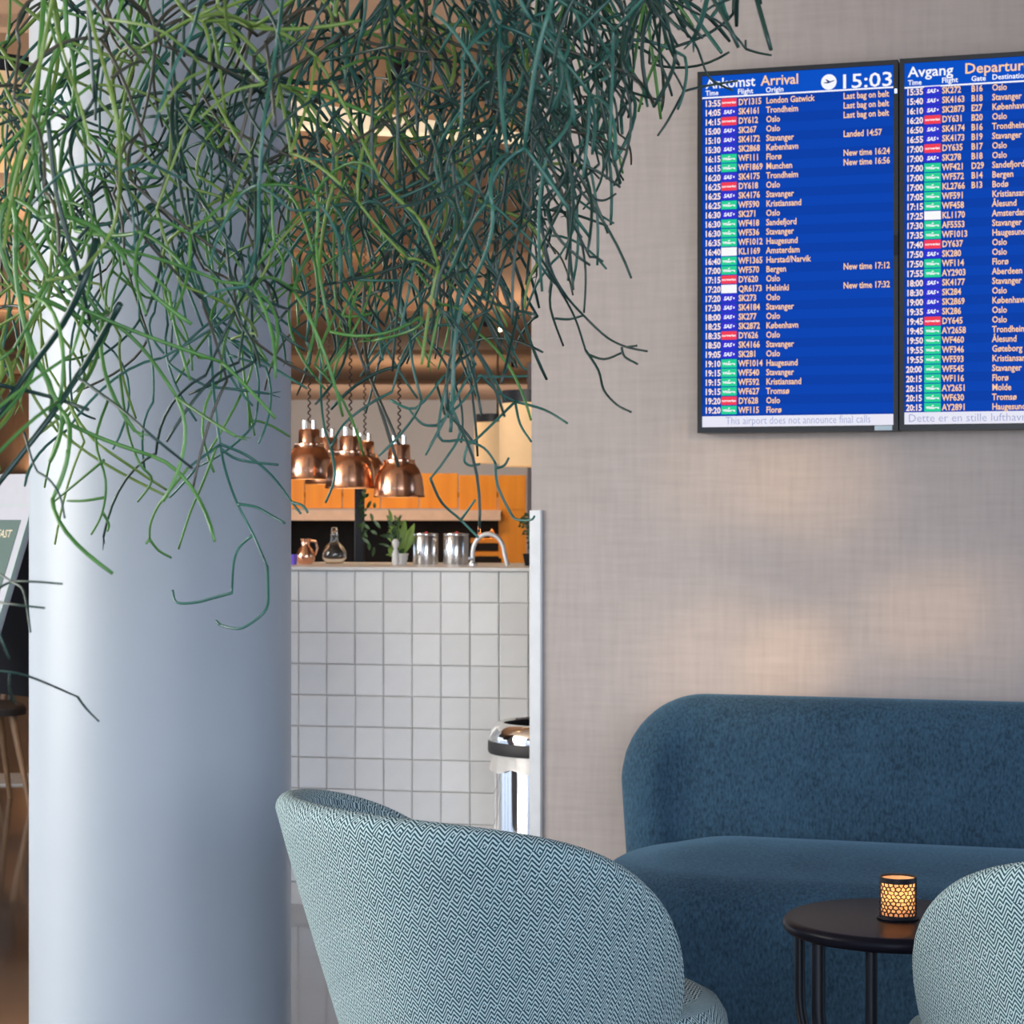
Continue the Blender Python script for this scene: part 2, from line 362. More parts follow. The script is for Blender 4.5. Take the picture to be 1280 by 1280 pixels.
mb = MB(); mb.box(((SL+SR)/2, .006, .035), (SR-SL, .02, .07)); mb.obj('plinth', 'worktop', cnt, smooth=False)
def CO(s, t, h=CT):                                                   # point on the counter frame
    c, s_ = math.cos(-AC), math.sin(-AC); x, y = s, t
    return Vector((cnt.location.x + x*c - y*s_, cnt.location.y + x*s_ + y*c, h))
def on_counter(px, t):                                                # where the sight line of a pixel column crosses the worktop at depth t
    a = (px-640)/F; o = CO(0, t); d = CO(1, t)-o
    s = (a*o.y-o.x)/(d.x-a*d.y); return CO(s, t)
# ------------------------------------------------------------------ FLIGHT DISPLAYS
fontobj = bpy.data.curves.new('lettering', 'FONT'); tob = bpy.data.objects.new('lettering', fontobj); C.objects.link(tob)
def text_into(bm, txt, size, x, z, y, midx, align='LEFT', off=0.0, sx=1.0, width=None, shear=0):
    fontobj.body = txt; fontobj.size = size; fontobj.align_x = align; fontobj.offset = off; fontobj.resolution_u = 2; fontobj.shear = shear
    bpy.context.view_layer.update()
    me = bpy.data.meshes.new_from_object(tob.evaluated_get(bpy.context.evaluated_depsgraph_get()))
    if not len(me.vertices): return
    if width:
        xs = [v.co.x for v in me.vertices]; sx = width/(max(xs)-min(xs))
    me.transform(Matrix(((sx, 0, 0, x), (0, 0, 0, y), (0, 1, 0, z), (0, 0, 0, 1))))
    n0 = len(bm.faces); bm.from_mesh(me); bm.faces.ensure_lookup_table()
    for f in bm.faces[n0:]: f.material_index = midx
    bpy.data.meshes.remove(me)
def bm_obj(bm, name, mats, parent, loc=(0, 0, 0)):
    me = bpy.data.meshes.new(name); bm.to_mesh(me); bm.free()
    for m_ in mats: me.materials.append(M[m_])
    o = bpy.data.objects.new(name, me); C.objects.link(o); o.parent = parent; o.location = loc; return o
def bm_rect(bm, x0, x1, z0, z1, y, midx):
    f = bm.faces.new([bm.verts.new((x0, y, z0)), bm.verts.new((x1, y, z0)), bm.verts.new((x1, y, z1)), bm.verts.new((x0, y, z1))]); f.material_index = midx
TT = .075                                                             # display front stands this far off the wall
def display(label, xl, top_l, bot_l, wd, rows, header, cols, ticker, spacing, first, nm):
    # xl: photo x of the left outer edge, used to find the place on the wall
    s0, ht = wall_sh(xl, top_l, TT); _, hb = wall_sh(xl, bot_l, TT)
    hh = ht-hb
    t = thing('flight_display', label, 'screen', W(s0, TT, hb), -AW, 'portrait flight information screens')
    def loc(px, py):
        s, h = wall_sh(px, py, TT); return s-s0, h-hb
    # housing: frame ring and back box
    bz, bb = .013, .016
    mb = MB(); mb.box((wd/2, .038, hh/2), (wd, .07, hh)); mb.obj('housing', 'black_plastic', t, smooth=False, bevel=.003)
    mb = MB()
    for c, d in (((bz/2, -.001, hh/2), (bz, .008, hh)), ((wd-bz/2, -.001, hh/2), (bz, .008, hh)), ((wd/2, -.001, hh-bz/2), (wd-2*bz, .008, bz)), ((wd/2, -.001, bb/2), (wd-2*bz, .008, bb))): mb.box(c, d)
    mb.obj('bezel', 'black_plastic', t, smooth=False)
    mb = MB(); mb.box((wd/2, .060, hh/2), (.3, .024, .3)); mb.obj('wall_bracket', 'black_metal', t, smooth=False)
    y0 = .0
    bm = bmesh.new(); bm_rect(bm, bz, wd-bz, bb, hh-bz, y0+.0015, 0)
    bm_obj(bm, 'screen', ['screen_blue'], t)
    # header
    bm = bmesh.new()
    hx, hy = loc(*header['line']); th_ = .0032
    bm_rect(bm, bz, wd-bz, hy+th_, hh-bz, y0+.001, 2)
    bm_rect(bm, bz, wd-bz, hy-th_*.4, hy+th_, y0+.0005, 0)
    for txt, px, py, size, wpx, mi in header['texts']:
        x, z = loc(px, py); x2, _ = loc(px+wpx, py)
        text_into(bm, txt, size, x, z, y0+.0002, mi, width=x2-x, off=.0006 if size > .03 else .0004)
    if header.get('icon'):
        x, z = loc(*header['icon']); k = 28; r = .0215
        f = bm.faces.new([bm.verts.new((x+r*math.cos(-2*math.pi*i/k), y0+.0002, z+r*math.sin(-2*math.pi*i/k))) for i in range(k)]); f.material_index = 0
        pl = [(-.016, -.002), (-.004, -.0005), (-.010, .007), (-.006, .007), (.003, .001), (.013, .003), (.017, .005), (.015, .001), (.004, -.003), (-.002, -.005), (-.013, -.004)]
        f = bm.faces.new([bm.verts.new((x+a*.95, y0, z+b*.95+.001)) for a, b in pl]); f.material_index = 3
    bm_obj(bm, 'header_panel', ['ink_white', 'ink_peach', 'screen_header', 'ink_navy'], t)
    # rows
    x_, z1 = loc(cols['time'], first); _, z2 = loc(cols['time'], spacing)
    n_ = len(rows); dz = (z1-z2)/(n_-1)
    cx = {k: loc(v, first)[0] for k, v in cols.items()}
    for i, r in enumerate(rows):
        z = z1-dz*i-.0088
        bm = bmesh.new()
        text_into(bm, r[0], .0245, cx['time'], z, y0+.0004, 0, off=.0007, width=.0425)
        text_into(bm, r[2], .0245, cx['flight'], z, y0+.0004, 1, off=.0006, sx=.80)
        if r[3]: text_into(bm, r[3], .0245, cx['gate'], z, y0+.0004, 1, off=.0006, sx=.80)
        text_into(bm, r[4], .0245, cx['place'], z, y0+.0004, 1, off=.0005, sx=.82)
        if len(r) > 5:
            text_into(bm, r[5], .0245, cx['note'], z, y0+.0004, 1, off=.0005, sx=.80)
        row = bm_obj(bm, 'flight_row', ['ink_time', 'ink_peach'], t)
        pb = bmesh.new(); pw, ph = cx['patch_end']-cx['patch'], dz*.90
        kind = r[1]; bm_rect(pb, cx['patch'], cx['patch_end'], z+.0088-ph/2, z+.0088+ph/2, y0+.0004, 0)
        mid = cx['patch']+pw/2
        if kind == 'b': text_into(pb, 'SAS', .0145, mid-.004, z+.0035, y0, 1, 'CENTER', off=.0006, shear=.25); bm_rect(pb, mid+.012, mid+.016, z+.006, z+.011, y0, 1)
        if kind == 'r': text_into(pb, 'norwegian', .0095, mid, z+.0058, y0, 1, 'CENTER', off=.0003)
        if kind == 'g':
            text_into(pb, 'Wider\u00f8e', .0095, mid, z+.0045, y0, 1, 'CENTER', off=.0005)
            f = pb.faces.new([pb.verts.new((mid+a, y0, z+.0125+b)) for a, b in ((-.004, 0), (.004, 0), (.001, .0035))]); f.material_index = 1
        bm_obj(pb, 'airline_patch', [{'b': 'patch_blue', 'r': 'patch_red', 'g': 'patch_green', 'w': 'patch_white'}[kind], 'ink_white'], row)
    # ticker
    bm = bmesh.new(); x, zt = loc(*ticker['top']); bm_rect(bm, bz, wd-bz, bb, zt, y0+.001, 0)
    x, z = loc(*ticker['at']); text_into(bm, ticker['text'], .031, x, z, y0+.0002, 1, width=ticker['w'], off=-.0002)
    bm_obj(bm, 'ticker_strip', ['ticker_white', 'ink_ticker'], t)
    return t, wd, hh
ARR = """13:55 r DY1315 London Gatwick|Last bag on belt
14:05 b SK4161 Trondheim|Last bag on belt
14:15 r DY612 Oslo|Last bag on belt
15:00 b SK267 Oslo
15:10 b SK4172 Stavanger|Landed 14:57
15:30 b SK2868 København
16:15 g WF111 Florø|New time 16:24
16:15 g WF1869 Munchen|New time 16:56
16:20 b SK4175 Trondheim
16:25 r DY618 Oslo
16:25 b SK4176 Stavanger
16:25 g WF590 Kristiansand
16:30 b SK271 Oslo
16:30 g WF418 Sandefjord
16:30 g WF536 Stavanger
16:35 g WF1012 Haugesund
16:40 w KL1169 Amsterdam
16:40 g WF1365 Harstad/Narvik
17:00 g WF570 Bergen|New time 17:12
17:15 r DY620 Oslo
17:20 w QR6173 Helsinki|New time 17:32
17:20 b SK273 Oslo
17:30 b SK4184 Stavanger
18:00 b SK277 Oslo
18:25 b SK2872 København
18:35 r DY626 Oslo
18:50 b SK4166 Stavanger
19:05 b SK281 Oslo
19:10 g WF1014 Haugesund
19:15 g WF540 Stavanger
19:15 g WF592 Kristiansand
19:15 g WF627 Tromsø
19:20 r DY628 Oslo
19:20 g WF115 Florø"""
DEP = """15:35 b SK272 B16 Oslo
15:40 b SK4163 B18 Stavanger
16:10 b SK2873 E27 København
16:20 r DY631 B20 Oslo
16:50 b SK4174 B16 Trondheim
16:55 b SK4173 B19 Stavanger
17:00 r DY635 B17 Oslo
17:00 b SK278 B18 Oslo
17:00 g WF421 D29 Sandefjord
17:00 g WF572 B14 Bergen
17:00 g KL2766 B13 Bodø
17:05 g WF591 - Kristiansand
17:15 g WF458 - Ålesund
17:25 w KL1170 - Amsterdam
17:30 g AF5553 - Stavanger
17:35 g WF1013 - Haugesund
17:40 r DY637 - Oslo
17:50 b SK280 - Oslo
17:50 g WF114 - Florø
17:55 g AY2903 - Aberdeen
18:00 b SK4177 - Stavanger
18:30 b SK284 - Oslo
19:00 b SK2869 - København
19:35 b SK286 - Oslo
19:45 r DY645 - Oslo
19:45 g AY2658 - Trondheim
19:50 g WF460 - Ålesund
19:55 g WF346 - Gøteborg
19:55 g WF593 - Kristiansand
20:00 g WF545 - Stavanger
20:15 g WF116 - Florø
20:15 g AY2651 - Molde
20:15 g WF630 - Tromsø
20:15 g AY2891 - Haugesund"""
def parse(s, gate):
    out_ = []
    for ln in s.split('\n'):
        main, _, note = ln.partition('|'); p = main.split(' ')
        g = '' ; rest = ' '.join(p[3:])
        if gate: g = '' if p[3] == '-' else p[3]; rest = ' '.join(p[4:])
        r = [p[0], p[1], p[2], g, rest]
        if note: r.append(note)
        out_.append(r)
    return out_
sA, _ = wall_sh(872.2, 300, TT); sB, _ = wall_sh(1122.9, 300, TT); sC, _ = wall_sh(1124.6, 300, TT)
WD = sB-sA
d1, _, hh1 = display('left flight screen titled Ankomst Arrival with the clock and arrivals list', 872.2, 90.3, 541.3, WD,
    parse(ARR, False), {'line': (881, 123.0), 'icon': (1036, 102.5), 'texts': [
        ('Ankomst', 882.5, 110.8, .040, 62, 0), ('Arrival', 951, 107.0, .040, 47, 1), ('15:03', 1048, 111.0, .056, 61, 0),
        ('Time', 882, 119.6, .020, 16, 0), ('Flight', 922, 117.4, .020, 19, 0), ('Origin', 957, 115.4, .020, 22, 0)]},
    {'time': 880.6, 'patch': 901.5, 'patch_end': 920.8, 'flight': 923, 'gate': 950, 'place': 957.5, 'note': 1054},
    {'top': (881, 520.5), 'at': (907, 530.5), 'w': .405, 'text': 'This airport does not announce final calls'}, 513, 129.8, 'arrivals')
d2, _, hh2 = display('right flight screen titled Avgang Departure, cut off by the frame edge', 1124.6, 74.0, 538.0, WD,
    parse(DEP, True), {'line': (1131, 110.3), 'texts': [
        ('Avgang', 1135, 96.5, .040, 57, 0), ('Departure', 1205.5, 92.0, .040, 82, 1),
        ('Time', 1135, 106.6, .020, 17, 0), ('Flight', 1177, 103.6, .020, 20, 0), ('Gate', 1214, 101.5, .020, 18, 0), ('Destination', 1240, 99.5, .020, 44, 0)]},
    {'time': 1132.6, 'patch': 1155.3, 'patch_end': 1176, 'flight': 1177.5, 'gate': 1214, 'place': 1240, 'note': 1300},
    {'top': (1131, 515.5), 'at': (1135, 527.5), 'w': .56, 'text': 'Dette er en stille lufthavn - Ingen utrop av fly'}, 509.5, 115.3, 'departures')
for d, wd_, hh_ in ((d1, WD, hh1), (d2, WD, hh2)):
    MB().box((wd_-.006, -.006, hh_*.915), (.007, .004, .012)).obj('status_light', 'led', d, smooth=False)
    MB().box((wd_-.006, -.007, hh_*.50), (.010, .006, .055)).obj('sensor_bar', 'black_metal', d, smooth=False)
    MB().box((wd_-.040, -.006, .008), (.048, .002, .013)).obj('sticker', 'sticker', d, smooth=False)
# ------------------------------------------------------------------ SOFA
sofa = thing('sofa', 'long petrol blue wool sofa with rounded backrest against the fabric wall', 'sofa', W(1.42, .1, 0), -AW)
def rr_path(x0, x1, y0, y1, r, k=14):                                 # rounded rectangle, counter-clockwise
    pts = []
    for cx, cy, a in ((x1-r, y0+r, -90), (x1-r, y1-r, 0), (x0+r, y1-r, 90), (x0+r, y0+r, 180)):
        for i in range(k+1):
            an = R(a+90*i/k); pts.append((cx+r*math.cos(an), cy+r*math.sin(an)))
    return pts
# local frame: x along the wall, -y towards the room
HL = 1.07
def cushion(x0, x1, y0, y1, r, z0, z1, er, dome, k=16, bot=.02):
    mb = MB(); rings = []
    def ring(ins, z): 
        rr = max(r-ins, .01); rings.append([(x, y, z) for x, y in rr_path(x0+ins, x1-ins, y0+ins, y1-ins, rr, k)])
    ring(bot+.02, z0); ring(bot, z0+.02); ring(bot*.3, (z0+z1)*.5-.02); ring(0, z1-er)
    for i in range(1, 9): a = R(90*i/8); ring(er*(1-math.cos(a)), z1-er+er*math.sin(a))
    L = min((x1-x0), (y1-y0))/2
    for q in (.25, .5, .75, .97):
        ins = er+(L-er)*q; zz = z1+dome*math.sin(q*math.pi/2)
        rings.append([(x, y, zz) for x, y in rr_path(x0+ins, x1-ins, y0+ins, y1-ins, max(r-ins, .004), k)])
    n_ = len(rings[0]); vs_ = [p for q in rings for p in q]; fs = []
    for i in range(len(rings)-1):
        for j in range(n_): j2 = (j+1) % n_; fs.append((i*n_+j, i*n_+j2, (i+1)*n_+j2, (i+1)*n_+j))
    fs.append(tuple(range(n_-1, -1, -1))); fs.append(tuple(range((len(rings)-1)*n_, len(rings)*n_)))
    return mb.add(vs_, fs)
cushion(-HL-.02, HL+.17, -.80, -.02, .38, .03, .405, .13, .045).obj('seat', 'sofa_wool', sofa)
# backrest: a padded slab following a plan line that curls forward a little at both ends
def back_shell(th, top, z0, rx, rz, xe, yoff, name, rc=.24, sweep=52):
    pts = []; n1 = 14
    lx = -xe + rc*math.sin(R(sweep))
    for i in range(n1+1):
        a = R(90+sweep*(1-i/n1)); pts.append((lx+rc*math.cos(a), -rc+rc*math.sin(a)))
    left = pts[:]
    for i in range(1, 20): pts.append((lx-2*lx*i/20, 0.0))
    pts += [(-x, y) for x, y in left[::-1]]
    # extra samples close to the tips
    def tip(p, q, fr): return [(p[0]+(q[0]-p[0])*f, p[1]+(q[1]-p[1])*f) for f in fr]
    d0 = math.dist(pts[0], pts[1]); fr = [0, .03, .12, .3, .55]
    pts = tip(pts[0], pts[1], fr)+pts[1:-1]+tip(pts[-1], pts[-2], fr)[::-1]
    pts = [(x, y+yoff) for x, y in pts]
    s = [0]
    for i in range(1, len(pts)): s.append(s[-1]+math.dist(pts[i], pts[i-1]))
    T = s[-1]; mb = MB(); vs_ = []; K = 0
    for i, (x, y) in enumerate(pts):
        a = pts[max(0, i-1)]; b = pts[min(len(pts)-1, i+1)]
        tx, ty = b[0]-a[0], b[1]-a[1]; l = math.hypot(tx, ty); nx, ny = ty/l, -tx/l
        d = min(s[i], T-s[i])
        q = min(1, (d+.001)/rx); hgt = top-rz*(1-math.sqrt(max(0, 1-(1-q)**2.1)))
        thk = th*max(.08, math.sqrt(max(0, 1-(1-min(1, d/(th*.6)))**2)))
        prof = []; er = min(thk/2, (hgt-z0)/2)
        def lean(z): return -.055*((z-z0)/(top-z0))
        for zz in np.linspace(z0, hgt-er, 7): prof.append((thk/2+.012*math.sin(math.pi*(zz-z0)/(top-z0)), zz))
        for j in range(1, 12): an = R(180*j/12); prof.append((thk/2*math.cos(an), hgt-er+er*math.sin(an)))
        for zz in np.linspace(hgt-er, z0, 7): prof.append((-thk/2, zz))
        K = len(prof)
        for off, zz in prof:
            o_ = off + lean(zz); vs_.append((x+nx*o_, y+ny*o_, zz))
    fs = []
    for i in range(len(pts)-1):
        for j in range(K-1): fs.append((i*K+j, (i+1)*K+j, (i+1)*K+j+1, i*K+j+1))
    fs.append(tuple(range(K))); fs.append(tuple(range((len(pts)-1)*K, len(pts)*K)))
    return mb.add(vs_, fs).obj(name, 'sofa_wool', sofa)
back_shell(.14, .795, .30, .21, .30, 1.04, -.12, 'backrest')
back_shell(.035, .70, .14, .14, .24, 1.055, -.035, 'back_shell')
for x in (-.9, .9):
    for y in (-.68, -.15): MB().lathe([(0, 0), (.014, 0), (.022, .12), (0, .12)], 16, (x, y, 0)).obj('leg', 'black_metal', sofa)
# ------------------------------------------------------------------ TUB CHAIRS
def tub_chair(label, loc, face, grp='herringbone tub chairs round the small table', top=.785):
    t = thing('tub_chair', label, 'chair', loc, face, grp)            # local +x is where the chair faces
    A, B = .415, .445; PM = R(128); NP = 96; seat_h = .40
    mb = MB(); vs_ = []; uv = []; K = None; u_acc = 0; prev = None
    for i in range(NP+1):
        ph = -PM+2*PM*i/NP
        q = abs(ph)/PM
        # plan: angle ph measured from the back (-x)
        hgt = .30+(top-.30)*max(0.0, 1-q**3.1)**.60
        ca, sa = math.cos(ph), math.sin(ph)
        e_ = 2.25; rr = 1.0/((abs(ca)/B)**e_+(abs(sa)/A)**e_)**(1/e_)
        nx, ny = -ca, sa
        x0, y0 = nx*rr, ny*rr
        if prev is not None: u_acc += math.dist((x0, y0), prev)
        prev = (x0, y0)
        th = .052*(.5+.5*min(1, (1-q)/.10)**.5)
        zb = .20; prof = []
        def taper(z): return -.115*(max(0, (top-z))/.40)**1.05
        er = min(th/2, (hgt-zb)/2)
        zs = np.linspace(zb, hgt-er, 12)
        va = zb
        for z in zs: prof.append((taper(z), z, z))
        va = zs[-1]
        for j in range(1, 10):
            an = R(180*j/10); va += er*R(18)
            prof.append((taper(hgt-er)-er+er*math.cos(an), hgt-er+er*math.sin(an)*1.0, va))
        for z in zs[::-1]:
            prof.append((taper(z)-2*er, z, va+(hgt-er-z)))
        K = len(prof)
        for off, z, v in prof:
            vs_.append((x0+nx*off, y0+ny*off, z)); uv.append((u_acc, v))
    fs = []
    for i in range(NP):
        for j in range(K-1): fs.append((i*K+j, (i+1)*K+j, (i+1)*K+j+1, i*K+j+1))
    fs.append(tuple(range(K))); fs.append(tuple(range(NP*K, (NP+1)*K)))
    mb.add(vs_, fs, uv); mb.obj('shell', 'zigzag_weave', t)
    # seat cushion: rounded pad running out past the arms
    mb = MB(); ns = 72; prof = [(.0, .20), (.80, .20), (.93, .215), (.985, .27), (1.0, .315), (.985, .355), (.94, .382), (.86, .398), (.6, .41), (.3, .414), (.0, .415)]
    vs_ = []; uv = []; K = len(prof)
    for i in range(ns):
        an = 2*math.pi*i/ns; ca, sa = math.cos(an), math.sin(an)
        rx = .375 if ca > 0 else .27; e_ = 2.5
        rr = 1.0/((abs(ca)/rx)**e_+(abs(sa)/.30)**e_)**(1/e_)
        ac = 0
        for k, (f, z) in enumerate(prof):
            vs_.append((ca*rr*f+.04, sa*rr*f, z))
            if k >= 7: uv.append((ca*rr*f, sa*rr*f))
            else: uv.append((an*.3, z))
    fs = [(i*K+j, ((i+1) % ns)*K+j, ((i+1) % ns)*K+j+1, i*K+j+1) for i in range(ns) for j in range(K-1)]
    mb.add(vs_, fs, uv).obj('seat', 'zigzag_weave', t)
    MB().lathe([(0, .185), (.20, .185), (.235, .20), (.235, .225), (0, .225)], 40).obj('base_plate', 'black_metal', t)
    for a in (45, 135, 225, 315):
        c, s = math.cos(R(a)), math.sin(R(a))
        MB().tube([(c*.17, s*.17, .20), (c*.25, s*.25, 0.0)], [.016, .010], 12).obj('leg', 'wood_leg', t)
    return t
tub_chair('herringbone tub chair in front of the column, turned towards the small black table', (.005, 3.98, 0), R(34))
tub_chair('herringbone tub chair cut off by the right frame edge, beside the black table', (1.035, 3.64, 0), R(114))
# ------------------------------------------------------------------ SIDE TABLE + CANDLE
TZ = 4.21; tb = P(1122, 0, TZ); THt = .50
tab = thing('side_table', 'small round black side table with thick rounded edge holding the candle', 'table', (tb.x, TZ, 0))
RT = .2255; er = .0145
prof = [(0, THt)] + [(RT-er+er*math.sin(R(a)), THt-er+er*math.cos(R(a))) for a in range(0, 181, 15)] + [(0, THt-2*er)]
MB().lathe(prof, 96).obj('tabletop', 'black_lacquer', tab)
for a, r_ in ((167, .0105), (208, .0135), (245, .0115), (300, .0115), (350, .0115), (45, .0115)):
    c, s = math.cos(R(a)), math.sin(R(a)); pts = []; rad = []
    for i in range(15):
        h = (THt-.03)*(1-i/14); k = max(0, 1-h/.34); rr = .192-.085*(3*k*k-2*k*k*k)
        pts.append((c*rr, s*rr, h)); rad.append(r_)
    MB().tube(pts, rad, 14).obj('leg', 'black_metal', tab)
MB().lathe([(.09, .0), (.125, .0), (.125, .012), (.09, .012), (.09, 0)], 48).obj('base_ring', 'black_metal', tab)
cp = P(1122.5, 0, 4.20)
cl = thing('candle_holder', 'small black perforated metal candle holder glowing on the side table', 'candle holder', (cp.x, 4.20, THt))
RC, HC = .0365, .083
MB().lathe([(0, 0), (.040, 0), (.042, .003), (.040, .006), (0, .006)], 48).obj('foot_plate', 'black_metal', cl)
def lattice():
    rg = random.Random(9); NC, NR = 22, 9; z0, z1 = .008, HC-.010; mb = MB()
    dz = (z1-z0)/NR; vert = {}
    def V(i, j):                                                       # honeycomb vertices: i column half-steps, j rows
        key = (i % (2*NC), j)
        if key not in vert:
            zig = dz*.18*(1 if (key[0]+j) % 2 == 0 else -1)
            edge = j in (0, NR)
            vert[key] = (key[0]+(0 if edge else rg.uniform(-.42, .42)), z0+j*dz+(0 if edge else zig+rg.uniform(-.24, .24)*dz))
        a, z = vert[key]
        k = round((i-key[0])/(2*NC))*2*NC
        return a+k, z
    def pt(a, z, r=RC): an = 2*math.pi*a/(2*NC); return (r*math.cos(an), r*math.sin(an), z)
    for j in range(NR):
        for c in range(NC):
            i = 2*c+(j % 2)
            poly = [V(i, j), V(i+1, j), V(i+2, j), V(i+2, j+1), V(i+1, j+1), V(i, j+1)]
            cx = sum(p[0] for p in poly)/6; cz = sum(p[1] for p in poly)/6; sh = rg.uniform(.66, .82)
            inn = [(cx+(p[0]-cx)*sh, cz+(p[1]-cz)*sh) for p in poly]
            mb.add([pt(*p) for p in poly]+[pt(*p) for p in inn], [(k, (k+1) % 6, 6+(k+1) % 6, 6+k) for k in range(6)])
    mb.lathe([(RC, .004), (RC, z0)], 60); mb.lathe([(RC, z1), (RC, HC), (RC-.0015, HC), (RC-.0015, z1)], 60)
    o = mb.obj('perforated_sleeve', 'black_metal', cl, smooth=False); so = o.modifiers.new('sol', 'SOLIDIFY'); so.thickness = .0012
lattice()
m = bpy.data.materials.new('frosted_liner'); m.use_nodes = True; n = m.node_tree
for x in list(n.nodes): n.nodes.remove(x)
mo = n.nodes.new('ShaderNodeOutputMaterial'); tr = n.nodes.new('ShaderNodeBsdfTranslucent'); tr.inputs[0].default_value = (1, .66, .36, 1); df = n.nodes.new('ShaderNodeBsdfDiffuse'); df.inputs[0].default_value = (.9, .68, .48, 1)
ms = n.nodes.new('ShaderNodeMixShader'); ms.inputs[0].default_value = .4; n.links.new(tr.outputs[0], ms.inputs[1]); n.links.new(df.outputs[0], ms.inputs[2]); n.links.new(ms.outputs[0], mo.inputs[0]); M['frosted_liner'] = m
MB().lathe([(.0325, .007), (.0330, HC-.004)], 48).obj('frosted_liner', 'frosted_liner', cl)
MB().lathe([(0, .007), (.019, .007), (.019, .030), (0, .028)], 32).obj('wax_candle', 'wax', cl)
MB().lathe([(0, .034), (.004, .040), (.0045, .046), (.002, .055), (0, .060)], 16).obj('flame', 'flame', cl)
light('POINT', 'candle_light', (cp.x, 4.20, THt+.052), None, .20, (1.0, .50, .20), .008)
# ------------------------------------------------------------------ WASTE BIN
bc = P(692, 0, 6.62)
bn = thing('waste_bin', 'round polished steel waste bin half hidden behind the wall edge', 'bin', (bc.x, 6.62, 0))
MB().lathe([(0, .012), (.175, .012), (.186, .02), (.186, .56), (.180, .56)], 72).obj('body', 'chrome', bn)
MB().lathe([(0, 0), (.192, 0), (.192, .03), (.186, .03)], 64).obj('base_ring', 'rubber', bn)
mb = MB(); k = 96; vs_ = []; rg = random.Random(2)
zz = [.565, .545, .525, .505]; ph = [rg.uniform(0, 6.28) for _ in range(6)]
for i in range(k):
    an = 2*math.pi*i/k
    for j, z in enumerate(zz):
        r = .1885+.004*j*.6+.003*math.sin(9*an+ph[0])*(j/3)+.002*math.sin(23*an+ph[1])*(j/3)
        vs_.append((r*math.cos(an), r*math.sin(an), z+(.006*math.sin(5*an+ph[2])+.004*math.sin(13*an+ph[3]) if j == 3 else 0)))
mb.add(vs_, [(i*4+j, ((i+1) % k)*4+j, ((i+1) % k)*4+j+1, i*4+j+1) for i in range(k) for j in range(3)]).obj('bag_cuff', 'bag_plastic', bn)
MB().lathe([(.186, .556), (.2015, .556), (.204, .562), (.204, .588), (.2015, .594), (.186, .594)], 72).obj('rubber_band', 'rubber', bn)
MB().lathe([(.2, .592), (.201, .600), (.199, .615), (.192, .632), (.180, .645), (.168, .651), (.160, .650), (.158, .644)], 72).obj('lid_ring', 'chrome', bn)
MB().lathe([(0, .575), (.154, .575), (.158, .6445)], 48).obj('opening', 'void_dark', bn)
# ------------------------------------------------------------------ COPPER PENDANTS
def pendant(px, ybot, Y, sc, label):
    p = P(px, ybot, Y)
    t = thing('pendant_lamp', label, 'lamp', p, 0, 'copper pendant lamps over the counter')
    k = sc/351.0
    prof = [(.0305, .0), (.0315, .0015), (.0305, .004), (.030, .010), (.0285, .024), (.0245, .034), (.021, .038), (.0195, .041), (.0195, .045), (.014, .046), (.0135, .048), (.0132, .062), (.0115, .064), (0, .064)]
    q = 2.92*k*351/351
    prof = [(r*q, z*q) for r, z in prof]
    MB().lathe(prof+[], 64).obj('shade', 'copper', t)
    MB().lathe([(0, .058*q), (.026*q, .022*q), (.029*q, .006*q)], 32).obj('shade_lining', 'white_ceramic', t)
    MB().lathe([(0, .008*q), (.010*q, .012*q), (.013*q, .022*q), (.008*q, .036*q), (0, .04*q)], 24).obj('bulb', 'lamp_lens', t)
    top = .064*q
    for dx in (-.0045*q, .0045*q): MB().lathe([(0, 0), (.003*q, 0), (.003*q, .011*q), (0, .011*q)], 16, (dx*1.3, 0, top)).obj('ferrule', 'steel_brushed', t)
    L = CH - p.z - top - .01*q; n_ = int(L/.0035); pts = []
    for i in range(n_+1):
        a = i*.9; pts.append((.0048*math.cos(a), .0048*math.sin(a), top+.008*q+L*i/n_))
    MB().tube(pts, .0028, 5).obj('coiled_cord', 'cord_fabric', t)
    MB().lathe([(0, -.03), (.045, -.03), (.05, 0), (0, 0)], 24, (0, 0, CH-p.z)).obj('ceiling_cup', 'black_metal', t)
    return t
pendant(386.5, 599, 7.95, 351, 'copper bell pendant nearest the column, partly hidden by its right edge')
pendant(438, 610.5, 7.60, 351, 'middle copper bell pendant of the front row over the counter')
pendant(499, 621.5, 7.55, 351, 'rightmost and lowest hanging copper bell pendant over the counter')
pendant(410, 605, 8.5, 351, 'copper pendant behind, showing in the gap between the two left front pendants')
pendant(456, 607, 8.95, 351, 'copper pendant behind the middle one, its right edge peeping out')
# ------------------------------------------------------------------ THINGS ON THE COUNTER
def jar(px, t, h, r, name, label, cat, kind):
    p = on_counter(px, t); th = thing(name, label, cat, p); return th
p = on_counter(610.5, .22)
fc = thing('kitchen_tap', 'arched steel tap rising from the worktop near the wall edge', 'tap', p, -AC)
pts = []; hw = .0535
for i in range(6): pts.append((-hw*1.02, 0, -.0+.045*i/5))
for i in range(1, 24): a = math.pi*(1-i/24); pts.append((hw*math.cos(a), 0, .045+.062*math.sin(a)))
for i in range(1, 6): pts.append((hw+.012*i/5, 0, .045-.043*i/5))
MB().tube(pts, .0075, 16).obj('spout', 'aluminium', fc)
MB().lathe([(0, 0), (.016, 0), (.016, .008), (.011, .012), (0, .012)], 24, (-hw*1.02, 0, 0)).obj('tap_base', 'steel_brushed', fc)
MB().tube([(-hw*1.02, 0, .02), (-hw*1.02, -.045, .026)], .005, 10).obj('lever', 'steel_brushed', fc)
